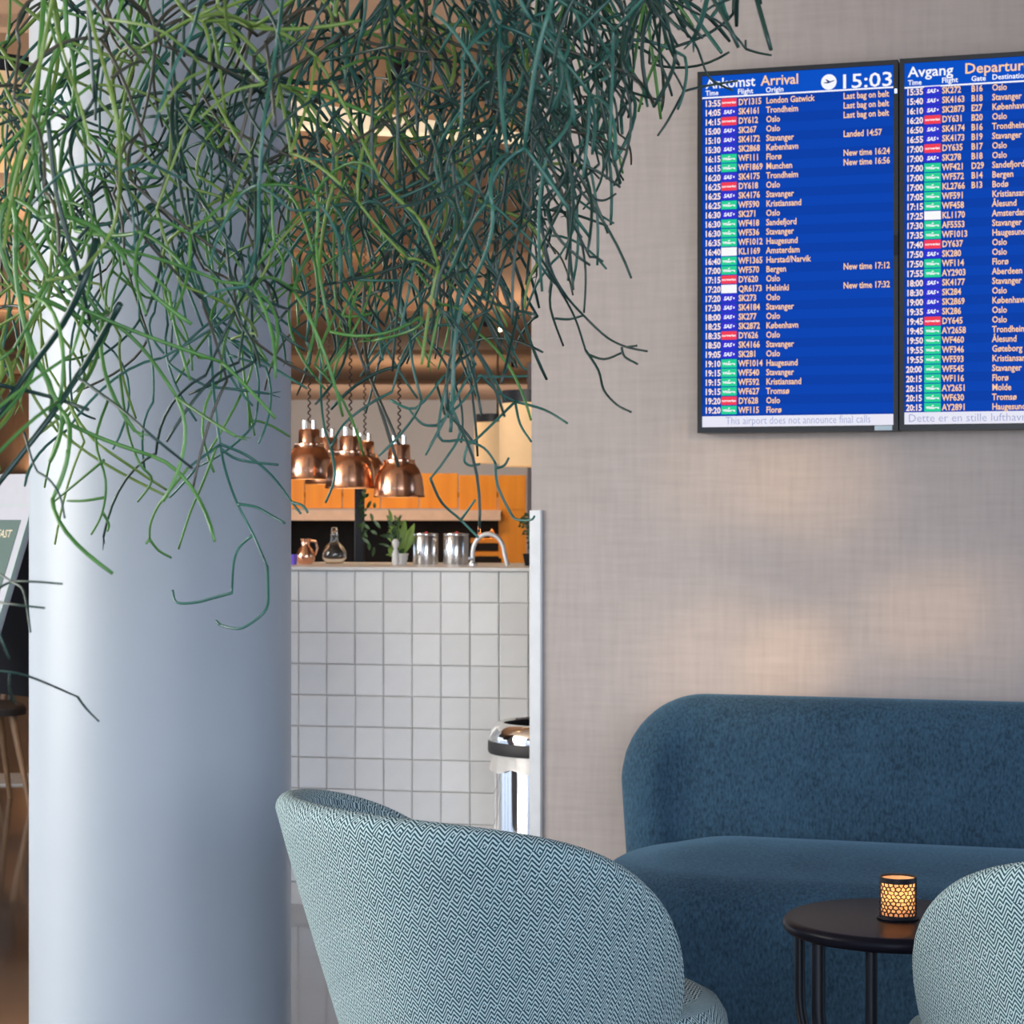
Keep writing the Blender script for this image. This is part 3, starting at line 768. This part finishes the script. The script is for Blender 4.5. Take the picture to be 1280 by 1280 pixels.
for px, lab in ((532, 'steel canister with red dot beside the leafy plant'), (570, 'steel canister with red dot beside the arched tap')):
    p = on_counter(px, .42); c = thing('steel_canister', lab, 'canister', p, 0, 'pair of steel canisters on the worktop')
    MB().lathe([(0, 0), (.043, 0), (.044, .003), (.044, .096), (.042, .099), (0, .099)], 48).obj('body', 'steel_brushed', c)
    MB().lathe([(0, .099), (.044, .099), (.045, .102), (.044, .106), (.01, .109), (0, .109)], 48).obj('lid', 'steel_brushed', c)
    MB().lathe([(0, 0), (.005, 0), (.005, .006), (0, .008)], 16, (.004, -.040, .106)).obj('knob', 'red_plastic', c)
p = on_counter(382, .35); c = thing('copper_jug', 'small copper jug standing at the column end of the worktop', 'jug', p)
MB().lathe([(0, 0), (.022, 0), (.032, .012), (.034, .03), (.026, .05), (.016, .062), (.015, .078), (.019, .088), (.017, .088), (.013, .075), (0, .06)], 40).obj('body', 'copper', c)
MB().tube([(.015, 0, .08), (.036, 0, .078), (.042, 0, .055), (.033, 0, .03)], .004, 8).obj('handle', 'copper', c)
p = on_counter(418, .38); c = thing('glass_carafe', 'round clear glass carafe between the copper jug and the black post', 'carafe', p)
MB().lathe([(0, .002), (.03, .002), (.042, .02), (.042, .042), (.03, .064), (.014, .078), (.013, .096), (.017, .104), (.0155, .104), (.0115, .096), (.0125, .078), (.028, .062), (.040, .042), (.040, .02), (.028, .004), (0, .004)], 40).obj('body', 'glass', c)
MB().lathe([(0, .100), (.0105, .100), (.0105, .110), (.014, .114), (.010, .126), (0, .128)], 24).obj('stopper', 'glass', c)
p = on_counter(366.5, .25); c = thing('purple_tumbler', 'small violet glass tumbler right at the column edge', 'glass', p)
MB().lathe([(0, 0), (.012, 0), (.015, .035), (.013, .035), (.011, .004), (0, .004)], 24).obj('cup', 'purple_glass', c)
# potted plant with broad leaves
def leaf(mb, base, tip, wid, bend):
    base = Vector(base); tip = Vector(tip); d = tip-base; side = d.cross(Vector((0, 1, .2))).normalized(); nrm = side.cross(d).normalized()
    n_ = 7; vs_ = []
    for i in range(n_+1):
        t = i/n_; w_ = wid*math.sin(math.pi*min(1, .08+t*.92))**.8*(1-t*.15); c = base+d*t+nrm*bend*math.sin(math.pi*t)-Vector((0, 0, 1))*bend*t*t*.6
        vs_ += [c-side*w_, c+nrm*w_*.25, c+side*w_]
    mb.add(vs_, [(3*i+j, 3*i+j+1, 3*i+j+4, 3*i+j+3) for i in range(n_) for j in range(2)])
rg = random.Random(5)
p = on_counter(500, .36); c = thing('potted_plant', 'green leafy plant in white pots on the worktop beside the canisters', 'plant', p)
MB().lathe([(0, 0), (.022, 0), (.030, .038), (.026, .038), (.02, .03), (0, .03)], 32, (.0, 0, 0)).obj('pot', 'white_ceramic', c)
for (bx, tx, tz, wd) in ((.0, .018, .165, .016), (.006, .050, .150, .017), (.002, -.010, .150, .012), (.005, .062, .115, .010), (.0, .030, .130, .012)):
    mb = MB(); leaf(mb, (bx, 0, .03), (tx, rg.uniform(-.02, .02), tz), wd, .012); mb.obj('leaf', 'leaf_fresh', c)
for k in range(46):
    bx = rg.uniform(-.035, .0); h = rg.uniform(.02, .15); mb = MB()
    a = (bx, rg.uniform(-.02, .02), h); leaf(mb, a, (bx+rg.uniform(-.045, .03), a[1]+rg.uniform(-.03, .03), h+rg.uniform(0, .05)), rg.uniform(.004, .008), .008)
    mb.obj('leaf', 'leaf_fresh' if rg.random() < .55 else 'leaf_dark', c)
for k in range(5): MB().tube([(-.004*k, 0, .03), (-.02+rg.uniform(-.02, .02), 0, .1), (-.02+rg.uniform(-.03, .03), 0, .17)], .0015, 5).obj('stem', 'leaf_dark', c)
p = on_counter(494.5, .24); c = thing('bud_vase', 'tiny white bud vase in front of the leafy plant', 'vase', p)
MB().lathe([(0, 0), (.010, 0), (.013, .015), (.010, .045), (.006, .055), (.011, .066), (.013, .078), (.008, .088), (0, .09)], 28).obj('body', 'white_ceramic', c)
p = on_counter(658, .30); c = thing('fern', 'drooping dark green fern beside the wall edge on the worktop', 'plant', p)
MB().lathe([(0, 0), (.03, 0), (.038, .04), (.034, .04), (.0, .035)], 28, (.025, 0, 0)).obj('pot', 'black_metal', c)
for k in range(16):
    an = rg.uniform(0, 6.28); L = rg.uniform(.05, .08); top = rg.uniform(.08, .17); mb = MB(); pts = []
    for i in range(9):
        t = i/8; pts.append(Vector((.025+math.cos(an)*L*t, math.sin(an)*L*t, .035+top*math.sin(t*2.0))))
    mb.tube(pts, .001, 4)
    for i in range(1, 9):
        d = (pts[i]-pts[i-1]).normalized(); s = d.cross(Vector((0, 0, 1))).normalized()
        for sg in (-1, 1): leaf(mb, pts[i], pts[i]+s*sg*.020*(1.1-i/9)+d*.008-Vector((0, 0, .004)), .0035, .001)
    mb.obj('frond', 'leaf_dark', c)
# black post with a trailing vine
p = P(449.5, 0, 8.1)
c = thing('black_post', 'slim black square post behind the counter under the middle pendants', 'post', (p.x, 8.1, 0))
mb = MB(); mb.box((0, 0, .70), (.036, .036, 1.40)); mb.obj('pole', 'black_metal', c, smooth=False, bevel=.002)
mb = MB(); mb.box((0, 0, .01), (.22, .22, .02)); mb.obj('foot', 'black_metal', c, smooth=False)
for k in range(26):
    mb = MB(); a = (rg.uniform(.01, .06), -.03, 1.40-rg.uniform(0, .36)); leaf(mb, a, (a[0]+rg.uniform(-.03, .03), -.05, a[2]-rg.uniform(.01, .035)), .007, .004); mb.obj('vine_leaf', 'leaf_dark', c)
# ------------------------------------------------------------------ BACK BAR UNIT
BY = 13.5
def BX(px): return (px-640)/F*BY
def BZ(py): return H-(py-640)/F*BY
bar = thing('back_bar', 'orange wood clad back bar with a dark recess behind the counter', 'bar unit', (0, BY, 0))
z_f1, z_f0 = BZ(594), BZ(638)
xs = [300, 340, 381, 428, 476, 524, 573, 622, 658]
for i in range(len(xs)-1):
    a, b = BX(xs[i]), BX(xs[i+1])
    mb = MB(); mb.box(((a+b)/2, .02, (z_f1+z_f0)/2+(0.012 if xs[i] < 573 else 0)), (b-a-.006, .04, z_f1-z_f0)); mb.obj('panel', 'wood_orange', bar, smooth=False, bevel=.003)
a, b = BX(300), BX(626)
MB().box(((a+b)/2, -.02, BZ(644)), (b-a, .12, (13)/F*BY)).obj('shelf_lip', 'wood_lip', bar, smooth=False)
a, b = BX(627), BX(658)
MB().box(((a+b)/2, .25, BZ(637)/2), (b-a, .5, BZ(637))).obj('side_panel', 'wood_orange', bar, smooth=False)
a, b = BX(300), BX(627)
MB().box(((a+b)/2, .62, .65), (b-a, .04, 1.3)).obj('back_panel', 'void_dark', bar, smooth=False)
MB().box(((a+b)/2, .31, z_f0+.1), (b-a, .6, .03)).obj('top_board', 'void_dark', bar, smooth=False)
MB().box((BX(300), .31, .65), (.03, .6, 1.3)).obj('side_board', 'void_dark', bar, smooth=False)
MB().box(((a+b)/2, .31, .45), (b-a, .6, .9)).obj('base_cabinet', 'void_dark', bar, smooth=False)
MB().box((BX(625.5), .12, BZ(672)), (.022, .2, .26)).obj('lit_edge', 'wood_orange', bar, smooth=False)
for py, x0, x1 in ((676, 588, 626), (692.5, 590, 624)):
    MB().box(((BX(x0)+BX(x1))/2, .15, BZ(py)), (BX(x1)-BX(x0), .25, .028)).obj('shelf', 'wood_orange', bar, smooth=False)
light('AREA', 'back_bar_shelf_light', (BX(612), BY+.10, BZ(655)), (BX(612), BY+.2, 0), 1.2, (1, .6, .3), .15, .05)
light('AREA', 'back_bar_wash_light', (BX(470), BY-1.3, 2.6), (BX(470), BY, 1.35), 34, (1, .66, .34), 1.2, .3)
for px, py, r, hh_, nm in ((598, 674, .012, .07, 'amber'), (615, 674, .016, .06, 'clear'), (612, 707, .03, .065, 'clear2')):
    c = thing('bottle', 'small bottle on the right shelves of the orange back bar, %s' % {'amber': 'upper shelf left', 'clear': 'upper shelf right', 'clear2': 'lower level'}[nm], 'bottle', (BX(px), BY+.12, BZ(py)+.008), 0, 'bottles in the back bar')
    if nm == 'clear2': c.location.z = .9005
    MB().lathe([(0, 0), (r, 0), (r, hh_*.6), (r*.4, hh_*.8), (r*.4, hh_), (0, hh_)], 20).obj('body', 'glass' if nm != 'amber' else 'copper', c)
# ------------------------------------------------------------------ DRUM PENDANTS
def drum(px, y0, y1, hw, Y, label):
    t = thing('drum_lamp', label, 'lamp', P(px, y1, Y), 0, 'cream drum pendant lamps')
    k = Y/F; r = hw*k; h = (y1-y0)*k
    MB().lathe([(r*1.0, 0), (r, h*.83), (r*.99, h*.83), (r*.99, 0), (r, 0)], 48).obj('shade', 'shade_fabric', t)
    MB().lathe([(0, h*.83), (r*.93, h*.83), (r*.93, h), (0, h)], 48).obj('top_cap', 'black_metal', t)
    MB().lathe([(0, h*.3), (r*.35, h*.34), (r*.4, h*.5), (0, h*.6)], 24).obj('bulb', 'lamp_lens', t)
    z = P(px, y1, Y).z
    MB().tube([(0, 0, h), (0, 0, CH-z)], .006, 8).obj('cord', 'cord_fabric', t)
drum(622, 518, 579, 29, 12.2, 'smaller cream drum pendant with black top, left of the nearer one')
drum(676, 489, 583, 52, 9.4, 'larger cream drum pendant with black top, cut by the wall edge')
drum(-6, 78, 206, 62, 6.6, 'big cream drum pendant glowing through the hanging stems left of the column')
# linear cream ceiling light
a, b = P(330, 137, 7.5), P(660, 171, 8.6)
ll = thing('linear_lamp', 'long cream light bar below the brown ceiling behind the hanging stems', 'lamp', (0, 0, 0))
d = (b-a); side = Vector((0, 1, 0))
mb = MB(); hs = .036
vs_ = []
for p_, hz in ((a, .045), (b, .013)):
    for dy, dz in ((0, -hz), (.12, -hz), (.12, hz), (0, hz)): vs_.append(p_+Vector((0, dy, dz)))
mb.add(vs_, [(0, 1, 2, 3), (4, 7, 6, 5), (0, 4, 5, 1), (1, 5, 6, 2), (2, 6, 7, 3), (3, 7, 4, 0)]).obj('diffuser', 'lamp_diffuser', ll, smooth=False)
for t_ in (.15, .85):
    p_ = a+d*t_; MB().tube([p_+Vector((0, .06, .02)), (p_.x, p_.y+.06, CH)], .004, 6).obj('suspension_wire', 'black_metal', ll)
# ceiling spots
for px, py, hasl, lab in ((625, 410, 1, 'lit ceiling spot above the drum pendants'), (475, 514, 1, 'lit ceiling spot between the two right pendant cords'), (500, 92, 0, 'dark ceiling spot near the top, behind the stems'),
                     (607, 404, 0, 'dark ceiling spot just left of the lit one'), (642, 455, 0, 'dark ceiling spot above the larger drum pendant')):
    Y = (CH-.07-H)*F/(640-py); p_ = P(px, py, Y)
    t = thing('ceiling_spot', lab, 'spotlight', (p_.x, Y, CH), 0, 'small ceiling spots of the cafe'); r = max(5.0*Y/F, .035)*(1 if Y < 12 else .75)
    MB().tube([(0, 0, 0), (0, 0, -.04)], r*.4, 10).obj('stem', 'black_metal', t)
    MB().tube([(0, .5*r, -.04), (0, -.9*r, -.07-.5*r)], r, 20).obj('housing', 'black_metal', t)
    if hasl: MB().tube([(0, -.9*r, -.07-.5*r), (0, -1.0*r, -.072-.56*r)], r*.85, 20).obj('lens', 'lamp_lens', t)
# ------------------------------------------------------------------ LEFT SLIVER: menu board and chair
by = 6.3
bp_ = P(52, 592, by)
br = thing('menu_board', 'leaning white menu board with green breakfast panel left of the column', 'sign', (bp_.x, bp_.y, 0), 0)
dW = Vector((.72, -.694, 0)); dN = Vector((.694, .72, 0)); ln = R(19)                 # width direction, lean-back direction
up = Vector((0, 0, math.cos(ln))) + dN*math.sin(ln); out_n = -(dN*math.cos(ln)) + Vector((0, 0, math.sin(ln)))
Hb = 1.35/math.cos(ln)*1.0
topz = bp_.z
def BB(u, v, d=0):                                                     # u left from right edge, v down from top
    q = Vector((0, 0, topz)) - dW*u - up*v + out_n*d
    return q
def slab(u0, u1, v0, v1, d0, d1, name, m, par):
    vs_ = [BB(u, v, d) for d in (d0, d1) for (u, v) in ((u0, v0), (u1, v0), (u1, v1), (u0, v1))]
    return MB().add(vs_, [(0, 1, 2, 3), (4, 7, 6, 5), (0, 4, 5, 1), (1, 5, 6, 2), (2, 6, 7, 3), (3, 7, 4, 0)]).obj(name, m, par, smooth=False)
LB = (topz-.03)/math.cos(ln)
slab(0, .62, 0, LB, -.02, 0, 'board', 'board_white', br)
slab(-.006, 0, 0, LB, -.010, .004, 'frame_rail', 'board_frame', br); slab(.62, .632, 0, LB, -.022, .006, 'frame_rail', 'board_frame', br)
slab(0, .62, .098, .101, 0, .0008, 'divider_line', 'board_frame', br)
slab(.035, .585, .145, .80, 0, .0015, 'green_panel', 'board_green', br)
bm = bmesh.new()
text_into(bm, 'BREAKFAST', .034, 0, 0, 0, 0, 'RIGHT', off=.0004); text_into(bm, 'from 06:00', .024, 0, -.12, 0, 0, 'RIGHT') if False else None
me_o = bm_obj(bm, 'lettering', ['board_ink'], br)
for v in me_o.data.vertices:
    x, z = v.co.x, v.co.z; q = BB(.062-x, .200-z, .0022); v.co = q
# rear half of the A-frame
vs_ = []
q0 = Vector((0, 0, topz-.02)); up2 = Vector((0, 0, math.cos(ln))) - dN*math.sin(ln)
for d in (0, .02):
    for (u, v) in ((0, .02), (.62, .02), (.62, .72), (0, .72)): vs_.append(q0 - dW*u - up2*v + dN*(d+.01))
MB().add(vs_, [(0, 1, 2, 3), (4, 7, 6, 5), (0, 4, 5, 1), (1, 5, 6, 2), (2, 6, 7, 3), (3, 7, 4, 0)]).obj('rear_board', 'black_metal', br, smooth=False)
def cafe_chair(px, Y, rz, label):
    p_ = P(px, 0, Y); t = thing('cafe_chair', label, 'chair', (p_.x, Y, 0), rz, 'dark cafe chairs with wooden legs')
    cushion(-.22, .22, -.21, .21, .12, .41, .455, .02, .004, 8, .005).obj('seat', 'dark_seat', t)
    mb = MB(); K = 9; vs_ = []
    for i in range(25):
        a = R(-75+150*i/24); hh_ = .80-.14*(abs(i-12)/12)**2
        for (r, z) in ((.215, .50), (.225, hh_-.01), (.222, hh_), (.21, hh_), (.207, hh_-.01), (.20, .50)): vs_.append((r*math.sin(a), r*math.cos(a)+.02, z))
    mb.add(vs_, [(i*6+j, (i+1)*6+j, (i+1)*6+(j+1) % 6, i*6+(j+1) % 6) for i in range(24) for j in range(6)]+[tuple(range(6)), tuple(range(144, 150))]).obj('backrest', 'dark_seat', t)
    for a in (-1, 1): MB().tube([(a*.19, .12, .42), (a*.205, .13, .56)], .012, 8).obj('back_post', 'dark_seat', t)
    for a in (-1, 1):
        for b in (-1, 1): MB().tube([(a*.15, b*.14, .42), (a*.215, b*.215, 0)], [.018, .011], 12).obj('leg', 'wood_leg', t)
cafe_chair(-36, 9.4, R(25), 'dark cafe chair with splayed wooden legs left of the column')
cafe_chair(60, 11.2, R(-130), 'farther dark cafe chair peeping out beside the column')
struct(MB().box((-6, 10.35, .004), (10, .42, .008)).obj('trim_8', 'grout', smooth=False))
# ------------------------------------------------------------------ HANGING CACTUS PLANTS
def pot(px, Y, label):
    p_ = P(px, -262, Y); t = thing('hanging_plant', label, 'plant', p_, 0, 'trailing cactus plants hanging over the lounge')
    MB().lathe([(0, 0), (.10, 0), (.13, .02), (.165, .16), (.172, .165), (.172, .18), (.158, .18), (.155, .16), (0, .155)], 48).obj('pot', 'terracotta', t)
    for a in (30, 150, 270):
        MB().tube([(.165*math.cos(R(a)), .165*math.sin(R(a)), .17), (0, 0, 3.4-p_.z)], .0022, 6).obj('hanging_wire', 'black_metal', t)
    return t, p_
env = [(-200, 520), (0, 520), (36, 560), (100, 610), (150, 560), (200, 560), (270, 600), (330, 560), (352, 500), (400, 450), (480, 470), (560, 520), (620, 470), (660, 430), (690, 330), (720, 250), (760, 170), (820, 120), (880, 50), (960, 10), (1100, -60)]
def ymax(px):
    for (x0, y0), (x1, y1) in zip(env, env[1:]):
        if x0 <= px <= x1: return y0+(y1-y0)*(px-x0)/(x1-x0)
    return -80
def proj(p): return 640+p.x/p.y*F, 640-(p.z-H)/p.y*F
stats = [0]
def strand(parent, org, start, vel, shade, rg, scale=1.0):
    mb = MB()
    def grow(p, d, gen, rad, L):
        pts = [p.copy()]; n_ = 8 if gen < 2 else 7; st = L/n_; cur = p.copy(); d = d.normalized()
        curl = Vector((rg.gauss(0, 1), rg.gauss(0, 1), rg.gauss(0, .6)))*.15
        g = .13 if gen < 2 else rg.uniform(.07, .30)
        for i in range(n_):
            d = (d+Vector((0, 0, -g))+curl).normalized(); cur = cur+d*st; pts.append(cur.copy())
        px, py = proj(cur)
        if gen > 0 and (px > 975 or (px > 850 and py > 75) or (px > 790 and py > 165)): return
        mb.tube([q-org for q in pts], [rad]*(len(pts)-1)+[rad*.82], 5)
        stats[0] += 1
        lim = ymax(px)-25+rg.gauss(0, 60)
        if py > lim or gen >= 9: 
            if rg.random() < .3 and py < lim+40:
                for _ in range(2):
                    nd = (d+Vector((rg.gauss(0, .7), rg.gauss(0, .7), rg.gauss(0, .4)))).normalized(); mb.tube([cur-org, cur+nd*.010-org, cur+nd*.018-org], [rad*.5, rad*.45, rad*.2], 4)
            return
        # fork
        if gen < 2: k = 1 if rg.random() < .15 else 2
        else: k = rg.choice((1, 2, 2, 2, 3)) if mb_len() < 40 else rg.choice((0, 1, 1))
        if gen > 5: k = min(k, 1) if rg.random() < .6 else 0
        base = rg.uniform(0, 6.28)
        for j in range(k):
            a = base+j*2*math.pi/max(k, 1)+rg.gauss(0, .4); spread = abs(rg.gauss(.95, .3)) if gen > 0 else abs(rg.gauss(.35, .2))
            if j == 0 and gen < 3: spread *= .35
            u = d.cross(Vector((0, 0, 1)) if abs(d.z) < .9 else Vector((1, 0, 0))).normalized(); v = d.cross(u)
            nd = d+(u*math.cos(a)+v*math.sin(a))*spread+Vector((0, 0, .75*rg.random()-.15))
            if gen > 1: nd.y *= .8
            ln_ = rg.uniform(.055, .165) if gen > 1 else rg.uniform(.12, .26)
            grow(cur, nd, gen+1, max(rad*rg.uniform(.82, 1.0), .0019), ln_*scale)
    cnt0 = stats[0]
    def mb_len(): return stats[0]-cnt0
    grow(start, vel, 0, rg.uniform(.0024, .0042), rg.uniform(.16, .34))
    mb.obj('trailing_stem', shade, parent, auto=False)
pots = []
for px, Y, lab in ((70, 2.75, 'leftmost trailing cactus plant, stems hanging over the left side of the column'), (330, 2.85, 'middle trailing cactus plant, green stems hanging across the column edge'), (610, 2.95, 'rightmost trailing cactus plant, dark stems hanging before the cafe opening and wall')):
    pots.append(pot(px, Y, lab))
rg = random.Random(77)
MIX = [['stem_teal', 'stem_green', 'stem_lime', 'stem_dark', 'stem_green', 'stem_green', 'stem_teal', 'stem_lime', 'stem_teal'], ['stem_teal', 'stem_green', 'stem_lime', 'stem_dark', 'stem_teal', 'stem_green', 'stem_dark', 'stem_old'], ['stem_dark', 'stem_dark', 'stem_dark', 'stem_teal', 'stem_dark', 'stem_dark']]  # light put into the colour: brighter mix for lit left pot, dark for backlit right
for k, (t, p_) in enumerate(pots):
    for i in range((16, 15, 23)[k]):
        a = rg.uniform(0, 2*math.pi); r = .165*math.sqrt(rg.random()); 
        start = p_+Vector((r*math.cos(a), r*math.sin(a)*.9, .17)); 
        sp = rg.uniform(.2, 1.0)
        lat = rg.gauss(0, .8)
        if k == 2 and rg.random() < .22: lat = rg.uniform(.6, 1.25)
        # leave over the rim, then hang
        o_ = p_+Vector((math.cos(a)*.18, math.sin(a)*.18, .175))
        o_.x += lat*.12
        vel = Vector((math.cos(a)*sp*.5+lat*.35, math.sin(a)*sp*.5, -1.0))
        start = o_
        strand(t, p_, start, vel, rg.choice(MIX[k]), rg)
print('segments', stats[0])
def smooth_path(pts, sub=4):
    out_ = []
    P_ = [pts[0]]+list(pts)+[pts[-1]]
    for i in range(1, len(P_)-2):
        a, b, c, d = [Vector(q) for q in P_[i-1:i+3]]
        for s in range(sub):
            t = s/sub; out_.append(.5*((2*b)+(c-a)*t+(2*a-5*b+4*c-d)*t*t+(3*b-a-3*c+d)*t**3))
    out_.append(Vector(pts[-1])); return out_
def traced(k, polys, Y, shade, rpx, wob=.02):
    t, org = pots[k]
    for ln_ in polys:
        rp = rpx; pts = ln_
        if isinstance(ln_[0], (int, float)): rp = ln_[0]; pts = ln_[1]
        w_ = []
        for i, (x, y) in enumerate(pts):
            yy = Y+.05*math.sin(x*.021+y*.013)+.03*math.sin(y*.03); w_.append(P(x, y, yy)-org)
        w_ = smooth_path(w_); n_ = len(w_)
        MB().tube(w_, [rp*Y/F*(1-.25*i/n_) for i in range(n_)], 7).obj('trailing_stem', shade, t, auto=False)
traced(1, [[(262, 420), (268, 500), (275, 555), (283, 592), (297, 630), (316, 667), (334, 708)], [(334, 708), (335, 735), (333, 761), (312, 780), (296, 786), (275, 781)], [(275, 781), (270, 776)], [(316, 669), (299, 684), (292, 705), (290, 741)], [(290, 741), (268, 747), (245, 753), (221, 753), (216, 738)], [(297, 630), (320, 634), (340, 645), (356, 654)],
           [(275, 555), (310, 570), (340, 595), (365, 628), (376, 642)], [(365, 628), (378, 632), (385, 641)], [(277, 562), (300, 575), (348, 581)], [(275, 556), (252, 572), (235, 585)]], 2.75, 'stem_teal', 2.0)
traced(0, [[(235, 585), (219, 605), (198, 632), (188, 655), (187, 674)], [(187, 674), (198, 688), (214, 697)], [(187, 674), (182, 680)], [(270, 560), (255, 600), (238, 640), (223, 686)], [(150, 470), (160, 540), (175, 580), (190, 600), (172, 627)], [(135, 500), (120, 550), (132, 600), (128, 640), (114, 668)], [(130, 575), (100, 600), (66, 628)], [(130, 622), (105, 626), (84, 626)], [(128, 640), (136, 655), (134, 664)]], 2.65, 'stem_green', 1.9)
traced(0, [[5.0, [(120, 300), (105, 350), (78, 405), (40, 458), (-6, 522)]], [4.6, [(150, 380), (110, 450), (97, 470), (60, 525), (-8, 612)]], [3.2, [(60, 150), (70, 240), (95, 330), (112, 400)]], [3.0, [(-5, 480), (60, 495), (110, 512)]], [2.2, [(95, 470), (150, 510), (190, 545), (240, 585)]]], 2.30, 'stem_dark', 4.5)
traced(0, [[(30, 540), (40, 575), (47, 590)], [(47, 590), (62, 600), (75, 620), (81, 648)], [(-6, 838), (35, 845), (97, 871)], [(97, 871), (108, 886), (124, 902)], [(12, 842), (12, 862), (20, 880)], [(-8, 740), (12, 728), (40, 727), (78, 730)], [(-8, 752), (20, 756), (56, 760)], [(-4, 715), (16, 728), (30, 740), (38, 790)], [(-4, 780), (2, 800), (12, 824)]], 2.2, 'stem_dark', 1.7)
traced(0, [[3.0, [(70, -20), (50, 80), (30, 180), (14, 250), (5, 310)]], [2.8, [(105, -20), (118, 40), (140, 120), (150, 190), (143, 280), (100, 340), (60, 350)]], [2.2, [(66, -20), (72, 40), (100, 130), (113, 180)]], [2.4, [(280, -30), (284, 30), (300, 70), (330, 105)]], [2.2, [(330, 105), (290, 115), (252, 146)]], [2.0, [(130, 24), (190, 34), (230, 60), (256, 88)]], [2.0, [(256, 88), (225, 105), (200, 140)]]], 2.05, 'stem_lime', 2.2)
traced(1, [[2.6, [(355, -20), (345, 60), (330, 150), (324, 230), (322, 300), (308, 358)]], [2.0, [(324, 230), (300, 245), (275, 290), (262, 330)]], [2.0, [(324, 232), (345, 245), (365, 262), (400, 262)]], [2.0, [(308, 358), (280, 362), (256, 370)]], [2.6, [(255, -20), (240, 40), (215, 90), (190, 170)]], [2.2, [(150, 215), (185, 205), (225, 222), (232, 218)]], [2.0, [(40, 255), (80, 215), (125, 205), (150, 215), (165, 260), (168, 310)]]], 2.15, 'stem_teal', 2.2)
traced(2, [[(670, 250), (687, 330), (705, 366), (730, 395), (759, 422), (784, 434), (809, 439)], [(784, 434), (790, 433), (796, 432)], [(676, 262), (685, 337), (700, 362), (719, 398), (732, 438)], [(732, 438), (748, 463), (755, 488), (771, 506), (789, 515)], [(735, 443), (755, 449), (777, 441)], [(777, 434), (781, 446), (797, 455)], [(709, 266), (725, 297), (732, 340), (730, 391)], [(690, 350), (688, 385), (704, 432)], [(694, 398), (712, 399), (730, 394)], [(709, 266), (725, 297), (737, 321)], [(737, 321), (746, 322), (754, 327)]], 2.8, 'stem_dark', 1.8)
traced(2, [[2.6, [(674, -10), (674, 48), (704, 88), (712, 133), (711, 190), (709, 239)]], [(700, 0), (746, 27), (789, 35), (823, 64), (844, 93), (855, 114)], [(855, 114), (879, 108), (922, 101)], [(855, 114), (836, 149), (822, 170)], [(790, -10), (826, 16), (866, 50), (884, 93), (900, 106), (916, 113)], [(840, 0), (876, 19), (895, 25), (919, 45), (932, 61)], [(932, 61), (948, 66), (964, 69)], [(920, -4), (890, 8), (876, 20)], [(876, 20), (874, 36), (863, 50)], [(932, 61), (932, 50)],
           [(674, 124), (706, 125), (733, 151), (749, 205)], [(749, 205), (728, 225), (706, 250), (684, 290)], [(690, 262), (715, 250), (733, 239)], [(733, 239), (745, 249), (757, 250), (770, 242)], [(672, 170), (701, 175), (725, 198), (749, 223)], [(754, 40), (746, 90), (757, 125), (765, 170)], [(789, 35), (778, 66), (773, 101)], [(748, 95), (772, 115), (791, 153)], [(750, 90), (768, 125), (773, 165)], [(826, 16), (824, 60), (828, 92)], [(780, 0), (790, 50), (792, 86)]], 2.75, 'stem_dark', 1.8)
traced(2, [[(560, 500), (575, 540), (556, 575), (538, 598)], [(538, 598), (552, 628), (576, 650), (598, 672)], [(576, 650), (594, 625)], [(560, 470), (548, 545), (580, 550), (605, 560), (619, 578)], [(619, 578), (622, 607), (637, 639), (645, 649), (663, 650), (668, 645)], [(620, 585), (630, 582), (636, 572)], [(401, 440), (401, 492), (405, 531), (414, 560)], [(414, 560), (418, 585), (417, 603), (407, 628)], [3.2, [(590, 300), (575, 360), (566, 420), (566, 480), (563, 540)]], [(566, 405), (530, 412), (505, 440), (490, 490)], [(490, 490), (462, 505), (430, 530), (414, 558)],
           [(600, 468), (622, 490), (644, 502)], [(644, 502), (680, 512), (709, 529)], [(600, 470), (580, 500), (545, 532)], [(545, 532), (528, 530), (511, 512)], [(488, 500), (520, 510), (556, 468)], [(644, 502), (650, 530), (664, 552)], [(644, 502), (600, 545), (585, 556)], [(585, 556), (580, 575), (588, 582), (600, 580)], [(598, 470), (628, 471), (660, 470)], [(632, 420), (650, 455), (658, 462)]], 2.85, 'stem_teal', 1.9)
bpy.data.objects.remove(tob)
# ------------------------------------------------------------------ soft warm reflections of low sun thrown onto the wall
def glow(px, py, en, ang, col=(1.0, .66, .34)):
    s, h = wall_sh(px, py); tgt = W(s, 0, h); src = Vector((1.7, .6, 2.5))
    light('SPOT', 'reflected_sun', src, tgt, en*2.0, col, .05, spot_size=R(ang), spot_blend=1.0)
glow(992, 826, 285, 3.6); glow(920, 838, 180, 5.5); glow(860, 825, 90, 6.0); glow(1080, 790, 120, 4.5); glow(1160, 765, 180, 4.0); glow(1240, 770, 102, 4.5); glow(900, 590, 135, 5.0); glow(960, 590, 102, 4.0); glow(1025, 600, 144, 4.6); glow(1040, 640, 72, 5.0)
